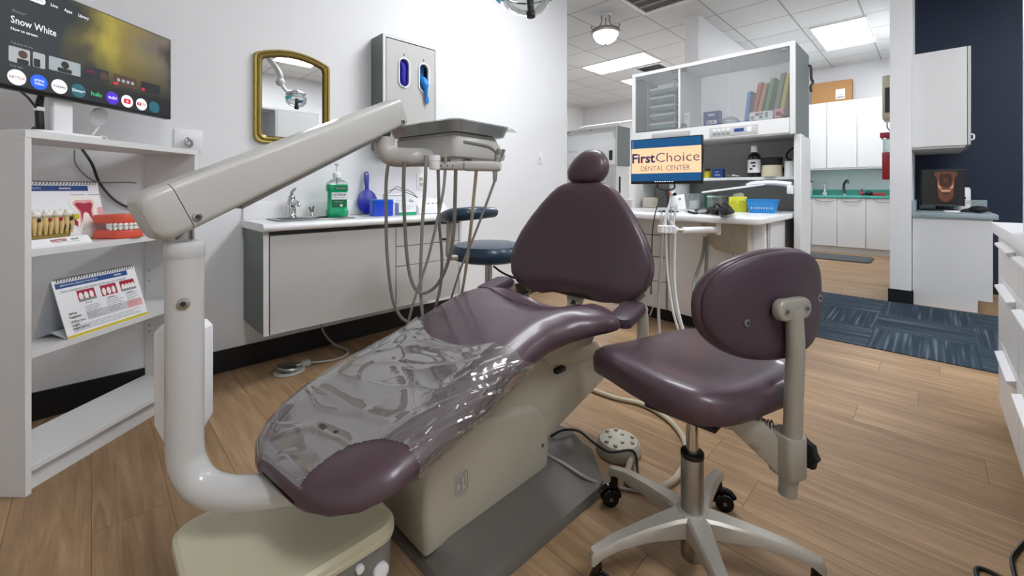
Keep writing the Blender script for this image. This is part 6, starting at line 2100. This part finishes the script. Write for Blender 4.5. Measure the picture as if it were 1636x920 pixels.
MB(M['paper'], local=t).box((-.1512, -.18, .04), (-.1501, -.06, .2)).m(M['print_dk']).box((-.1516, -.17, .06), (-.1512, -.07, .075)).box((-.1516, -.17, .1), (-.1512, -.1, .108)).build('label', t)
# things on the pillar's kitchen side
t = thing('wall_dispenser', 'beige wall dispenser box on the kitchen side of the white pillar', 'dispenser', (5.55, .27, 1.75))
MB(M['cream']).box((5.4, .27, 1.68), (5.7, .345, 2.1), .01).build('housing', t)
MB(M['dark_grey']).box((5.39, .29, 1.74), (5.41, .325, 1.98), .003).build('front_slot', t)
t = thing('sharps_bin', 'red wall bin with clear top below the beige dispenser on the pillar', 'bin', (5.5, .27, 1.12))
MB(M['red']).box((5.38, .275, 1.1), (5.62, .345, 1.36), .006).build('bin_body', t)
MB(M['clear_pl']).box((5.385, .28, 1.3605), (5.615, .34, 1.5), .006).build('clear_top', t)
MB(M['dark_red']).box((5.38, .275, 1.5), (5.62, .36, 1.55), .006).build('lid', t)
MB(M['steel']).tube([(5.45, .271, 1.55), (5.45, .31, 1.6), (5.45, .31, 1.66)], .006, 8).build('bracket', t)
# wall strip with hooks beside the centre unit, facing the kitchen
t = thing('hook_strip', 'white upright strip with small pegs behind the right end post', 'rack', (4.6, .80, 0))
MB(M['white']).box((4.72, .845, .02), (4.78, .895, 1.1), .003, 1).build('upright', t)
MB(M['white']).box((4.6, .8, 0), (4.9, .95, .02), .003, 1).build('foot', t)
for k in range(8):
    MB(M['dark_grey']).cyl((4.72, .86, .35 + k * .09), (4.69, .855, .355 + k * .09), .007, None, 8).build('peg', t)

# ================================================================== NAVY NOOK
t = thing('desk_cabinet', 'white desk cabinet standing in the navy nook beside the pillar', 'cabinet', (5.55, -.1, 0))
MB(M['white']).box((5.09, -.34, .1), (5.11, .125, .76)).box((5.09, -.26, 0), (5.11, .125, .1)).build('end_panel', t)
MB(M['white']).box((5.11, -.31, .1), (6.09, .125, .76)).box((5.11, -.26, 0), (6.09, .1, .1)).build('body', t)
for k in range(2):
    MB(M['white']).box((5.115 + k * .49, -.33, .1), (5.6 + k * .487, -.311, .75), .002, 1).build('door', t)
t = thing('desk_counter', 'blue-grey speckled desk counter with backsplash in the navy nook', 'countertop', (5.58, -.1, .76))
MB(M['speck']).box((5.07, -.37, .76), (6.09, .128, .80), .004).build('top', t)
MB(M['speck']).box((6.07, -.37, .8), (6.09, .1, .9), .003, 1).box((5.09, .11, .8), (6.07, .128, .9), .003, 1).build('backsplash', t)
t = thing('nook_wall_cabinet', 'white wall cupboard hanging in the navy nook beside the pillar', 'cabinet', (5.5, -.05, 1.37))
MB(M['white']).box((5.09, -.2, 1.37), (5.95, .129, 2.18)).build('body', t)
MB(M['greige_w']).box((5.09, -.222, 1.37), (5.52, -.203, 2.18), .002, 1).build('door', t)
MB(M['greige_w']).box((5.525, -.222, 1.37), (5.95, -.203, 2.18), .002, 1).build('door', t)
MB(M['mid_grey']).box((5.1, -.19, 1.35), (5.94, .129, 1.3699)).build('underside', t)
MB(M['white_pl']).tube([(5.16, -.222, 1.46), (5.16, -.24, 1.455), (5.16, -.24, 1.42), (5.16, -.222, 1.415)], .006, 8).build('handle', t)
tc_ = Vector((5.75, -.07, .8))
t = thing('monitor', 'black monitor showing a brown dental scan in the navy nook', 'monitor', tc_, R(-60))
MB(M['black'], local=t).box((-.17, 0, .045), (.17, .03, .395), .004).build('housing', t)
MB(M['dark_grey'], local=t).box((-.17, -.003, .045), (.17, .0, .058)).build('bezel', t)
MB(M['dark_grey'], local=t).box((-.17, -.003, .387), (.17, .0, .395)).build('bezel', t)
G['scan1'] = glow('screen_scan_brown', '#5A2E1A', .5)
G['scan2'] = glow('screen_scan_tan', '#B08A66', .5)
G['scan3'] = glow('screen_scan_dark', '#2E140B', .4)
s = MB(G['dark'], local=t)
s.m(M['black_gl']).add([(-.163, -.001, .06), (.163, -.001, .06), (.163, -.001, .385), (-.163, -.001, .385)], [[0, 1, 2, 3]])
def sc_(pts, mt, d):
    s.m(mt).add([(x + .02, -d, z) for x, z in pts], [list(range(len(pts)))])
sc_([(-.085, .365), (-.09, .34), (-.07, .31), (-.068, .2), (-.06, .13), (-.045, .1), (-.02, .085), (.02, .085), (.045, .1), (.06, .13), (.068, .2), (.07, .31), (.09, .34), (.085, .365), (.04, .375), (-.04, .375)], G['scan1'], .0015)
sc_([(-.04, .36), (-.05, .3), (-.035, .24), (.0, .22), (.035, .24), (.05, .3), (.04, .36), (.0, .345)], G['scan3'], .002)
for xx in (-1, 1):
    sc_([(xx * .062, .3), (xx * .055, .25), (xx * .03, .215), (xx * .045, .205), (xx * .06, .225)], G['scan2'], .002)
    sc_([(xx * .012, .33), (xx * .02, .27), (xx * .008, .26), (xx * .004, .3)], G['scan1'], .0024)
sc_([(-.04, .2), (.04, .2), (.035, .18), (-.035, .18)], G['scan2'], .002)
sc_([(-.03, .17), (.03, .17), (.02, .155), (-.02, .155)], G['scan3'], .002)
s.tube([(x + .02, -.0022, z) for x, z in ((-.069, .3), (-.066, .2), (-.058, .13), (-.02, .087), (.02, .087), (.058, .13), (.066, .2), (.069, .3))], .0025, 5, 3)
s.build('screen', t)
MB(M['black'], local=t).box((-.03, .031, .01), (.03, .05, .2), .006).prism([(x, .05 + y, .0006) for x, y in rrect(.22, .16, .03)], (0, 0, .012), .003).build('stand', t)
t = thing('keyboard', 'black keyboard on the speckled desk counter', 'keyboard', (5.72, -.27, .8005), R(-8))
MB(M['black'], local=t).box((-.2, -.065, 0), (.2, .065, .02), .005).build('body', t)
b = MB(M['dark_grey'], local=t)
for i in range(13):
    for j in range(4):
        b.box((-.19 + i * .029, -.055 + j * .028, .02), (-.166 + i * .029, -.032 + j * .028, .026))
b.build('key', t)
tag(MB(M['black_m']).ball((5.38, -.28, .832), (.07, .06, .03)).build('mouse'), 'black mouse at the front of the speckled desk counter', 'mouse')
t = thing('wipes_canister', 'white canister with printed label beside the dental scan monitor', 'canister', (5.97, -.2, .8005))
MB(M['white_pl']).lathe((5.97, -.2, .8005), [(0, 0), (.058, 0), (.06, .01), (.06, .2), (.05, .22), (0, .225)], 24).build('body', t)
MB(M['print_lt']).lathe((5.97, -.2, .8005), [(.0605, .06), (.061, .06), (.061, .1), (.0605, .1)], 24).m(M['print_dk']).box((5.905, -.225, .91), (5.912, -.18, .93)).build('label', t)
tag(MB(M['paper']).prism([(5.42 + x, -.12 + y, .8005) for x, y in rrect(.16, .1, .03)], (0, 0, .012), .004).build('note_pad'), 'small white pad on the desk counter below the monitor', 'pad')

# ================================================================== RIGHT FOREGROUND CABINET AND HUTCH
RYF, RX1 = -.2, 2.76
t = thing('side_cabinet', 'white drawer cabinet at the right edge of the picture', 'cabinet', (2.0, -.48, 0))
MB(M['black_m']).box((1.0, -.74, 0), (RX1 - .08, RYF - .06, .1)).build('toe_kick', t)
MB(M['white']).box((RX1 - .02, -.76, .1), (RX1, RYF, .815), .002, 1).box((1.0, -.76, .1), (RX1 - .02, RYF - .02, .815)).build('body', t)
MB(M['white']).box((RX1 - .09, RYF - .02, .1), (RX1 - .021, RYF - .0005, .815), .002, 1).build('stile', t)
for x0, x1 in ((2.16, 2.665), (1.6, 2.155), (1.02, 1.595)):
    for z0, z1 in ((.105, .37), (.375, .64), (.645, .81)):
        d = MB(M['white']).box((x0, RYF - .0199, z0), (x1, RYF, z1), .002, 1).build('drawer', t)
        MB(M['white_pl']).prism([(x0 + .06, RYF, z1 - .02), (x0 + .06, RYF + .022, z1 - .026), (x0 + .06, RYF + .022, z1 - .034), (x0 + .06, RYF, z1 - .045)], (x1 - x0 - .12, 0, 0), .002, 1).build('drawer_pull', d)
tag(MB(M['counter']).box((.98, -.78, .8155), (RX1 + .01, RYF + .02, .86), .005).build('side_counter'), 'white countertop of the drawer cabinet at the right edge', 'countertop')
t = thing('hutch', 'tall white hutch standing on the right-hand countertop', 'hutch', (1.6, -.45, .86))
HX0, HX1 = 1.05, 2.12
MB(M['white']).box((HX1 - .02, -.6, .8605), (HX1, RYF - .005, 2.0), .002, 1).build('side_panel', t)
MB(M['white']).box((HX0, -.6, .8605), (HX0 + .02, RYF - .005, 2.0), .002, 1).build('side_panel', t)
MB(M['white']).box((1.6, -.579, .8605), (1.62, RYF - .01, 1.98)).build('divider', t)
MB(M['white']).box((HX0 + .02, -.6, 1.98), (HX1 - .02, RYF - .005, 2.0)).build('top_panel', t)
MB(M['white']).box((HX0 + .02, -.6, .8605), (HX1 - .02, -.58, 1.98)).build('back_panel', t)
for z in (1.25, 1.62):
    MB(M['white']).box((HX0 + .02, -.58, z), (1.6, RYF - .02, z + .02)).build('shelf', t)
MB(M['white']).box((1.622, RYF - .02, .865), (HX1 - .021, RYF - .004, 1.978), .002, 1).build('door', t)
tag(MB(M['black_m']).lathe((1.4, -.4, 1.2705), [(0, 0), (.05, 0), (.09, .06), (.1, .12), (.09, .12), (.05, .01), (0, .01)], 24).build('black_bowl'), 'black bowl on a shelf of the right-hand hutch', 'bowl')

# ================================================================== OVERHEAD DENTAL LAMP
LJ = Vector((1.24, 1.22, 2.0))
LC = Vector((1.36, 1.27, 1.83))
t = thing('dental_lamp', 'overhead dental lamp with clear shield hanging above the chair on a ceiling post', 'dental lamp', (1.05, .95, CH))
MB(M['greige_w']).cyl((1.05, .95, 2.3), (1.05, .95, CH), .028, None, 20).lathe((1.05, .95, CH - .04), [(0, 0), (.05, 0), (.09, .03), (.09, .04), (0, .04)], 24).build('ceiling_post', t)
MB(M['greige_w']).tube([(1.05, .95, 2.34), (1.1, 1.0, 2.36), (1.2, 1.18, 2.16), LJ + Vector((0, 0, .06)), LJ], .024, 14).ball(LJ, .04, 16, 10).build('arm', t)
MB(M['white_pl']).tube([LJ, (1.28, 1.235, 1.93), (1.33, 1.255, 1.875)], [.018, .016, .016], 12).build('yoke', t)
T = Matrix.Translation(LC) @ Matrix.Rotation(R(-45), 4, 'Z')
b = MB(M['cyan'])
b.M = T
b.cbox((-.105, -.01, .02), (.02, .05, .03), .008).cbox((.105, -.01, .02), (.02, .05, .03), .008)
for k in range(3):
    b.cbox((-.118 - .006 * k, -.02 + .012 * k, .0 + .01 * k), (.008, .012, .03), .003)
b.build('grip', t)
b = MB(M['glass'])
b.M = T
def lr(w, d, z, y=0): return [(w * math.cos(a) , y + d * math.sin(a), z) for a in arc(0, 360, 32)[:-1]]
b.ring([lr(.10, .085, .06), lr(.105, .09, .03), lr(.1, .085, -.01), lr(.075, .06, -.04), lr(.03, .025, -.055)], caps=False)
b.build('shield', t)
b = MB(M['chrome'])
b.M = T
b.ring([lr(.098, .083, .062), lr(.1, .085, .075), lr(.06, .05, .095), lr(.02, .02, .1)])
b.tube([(.1 * math.cos(a), .086 * math.sin(a), .03) for a in arc(0, 360, 32)[:-1]], .004, 6, 0, closed=True)
b.build('reflector', t)
b = MB(M['black'])
b.M = T
b.cyl((.015, 0, .03), (.02, -.004, -.05), .016, .014, 16).cyl((.019, -.003, -.045), (.021, -.005, -.07), .021, .019, 18, .002)
b.build('bulb_cap', t)
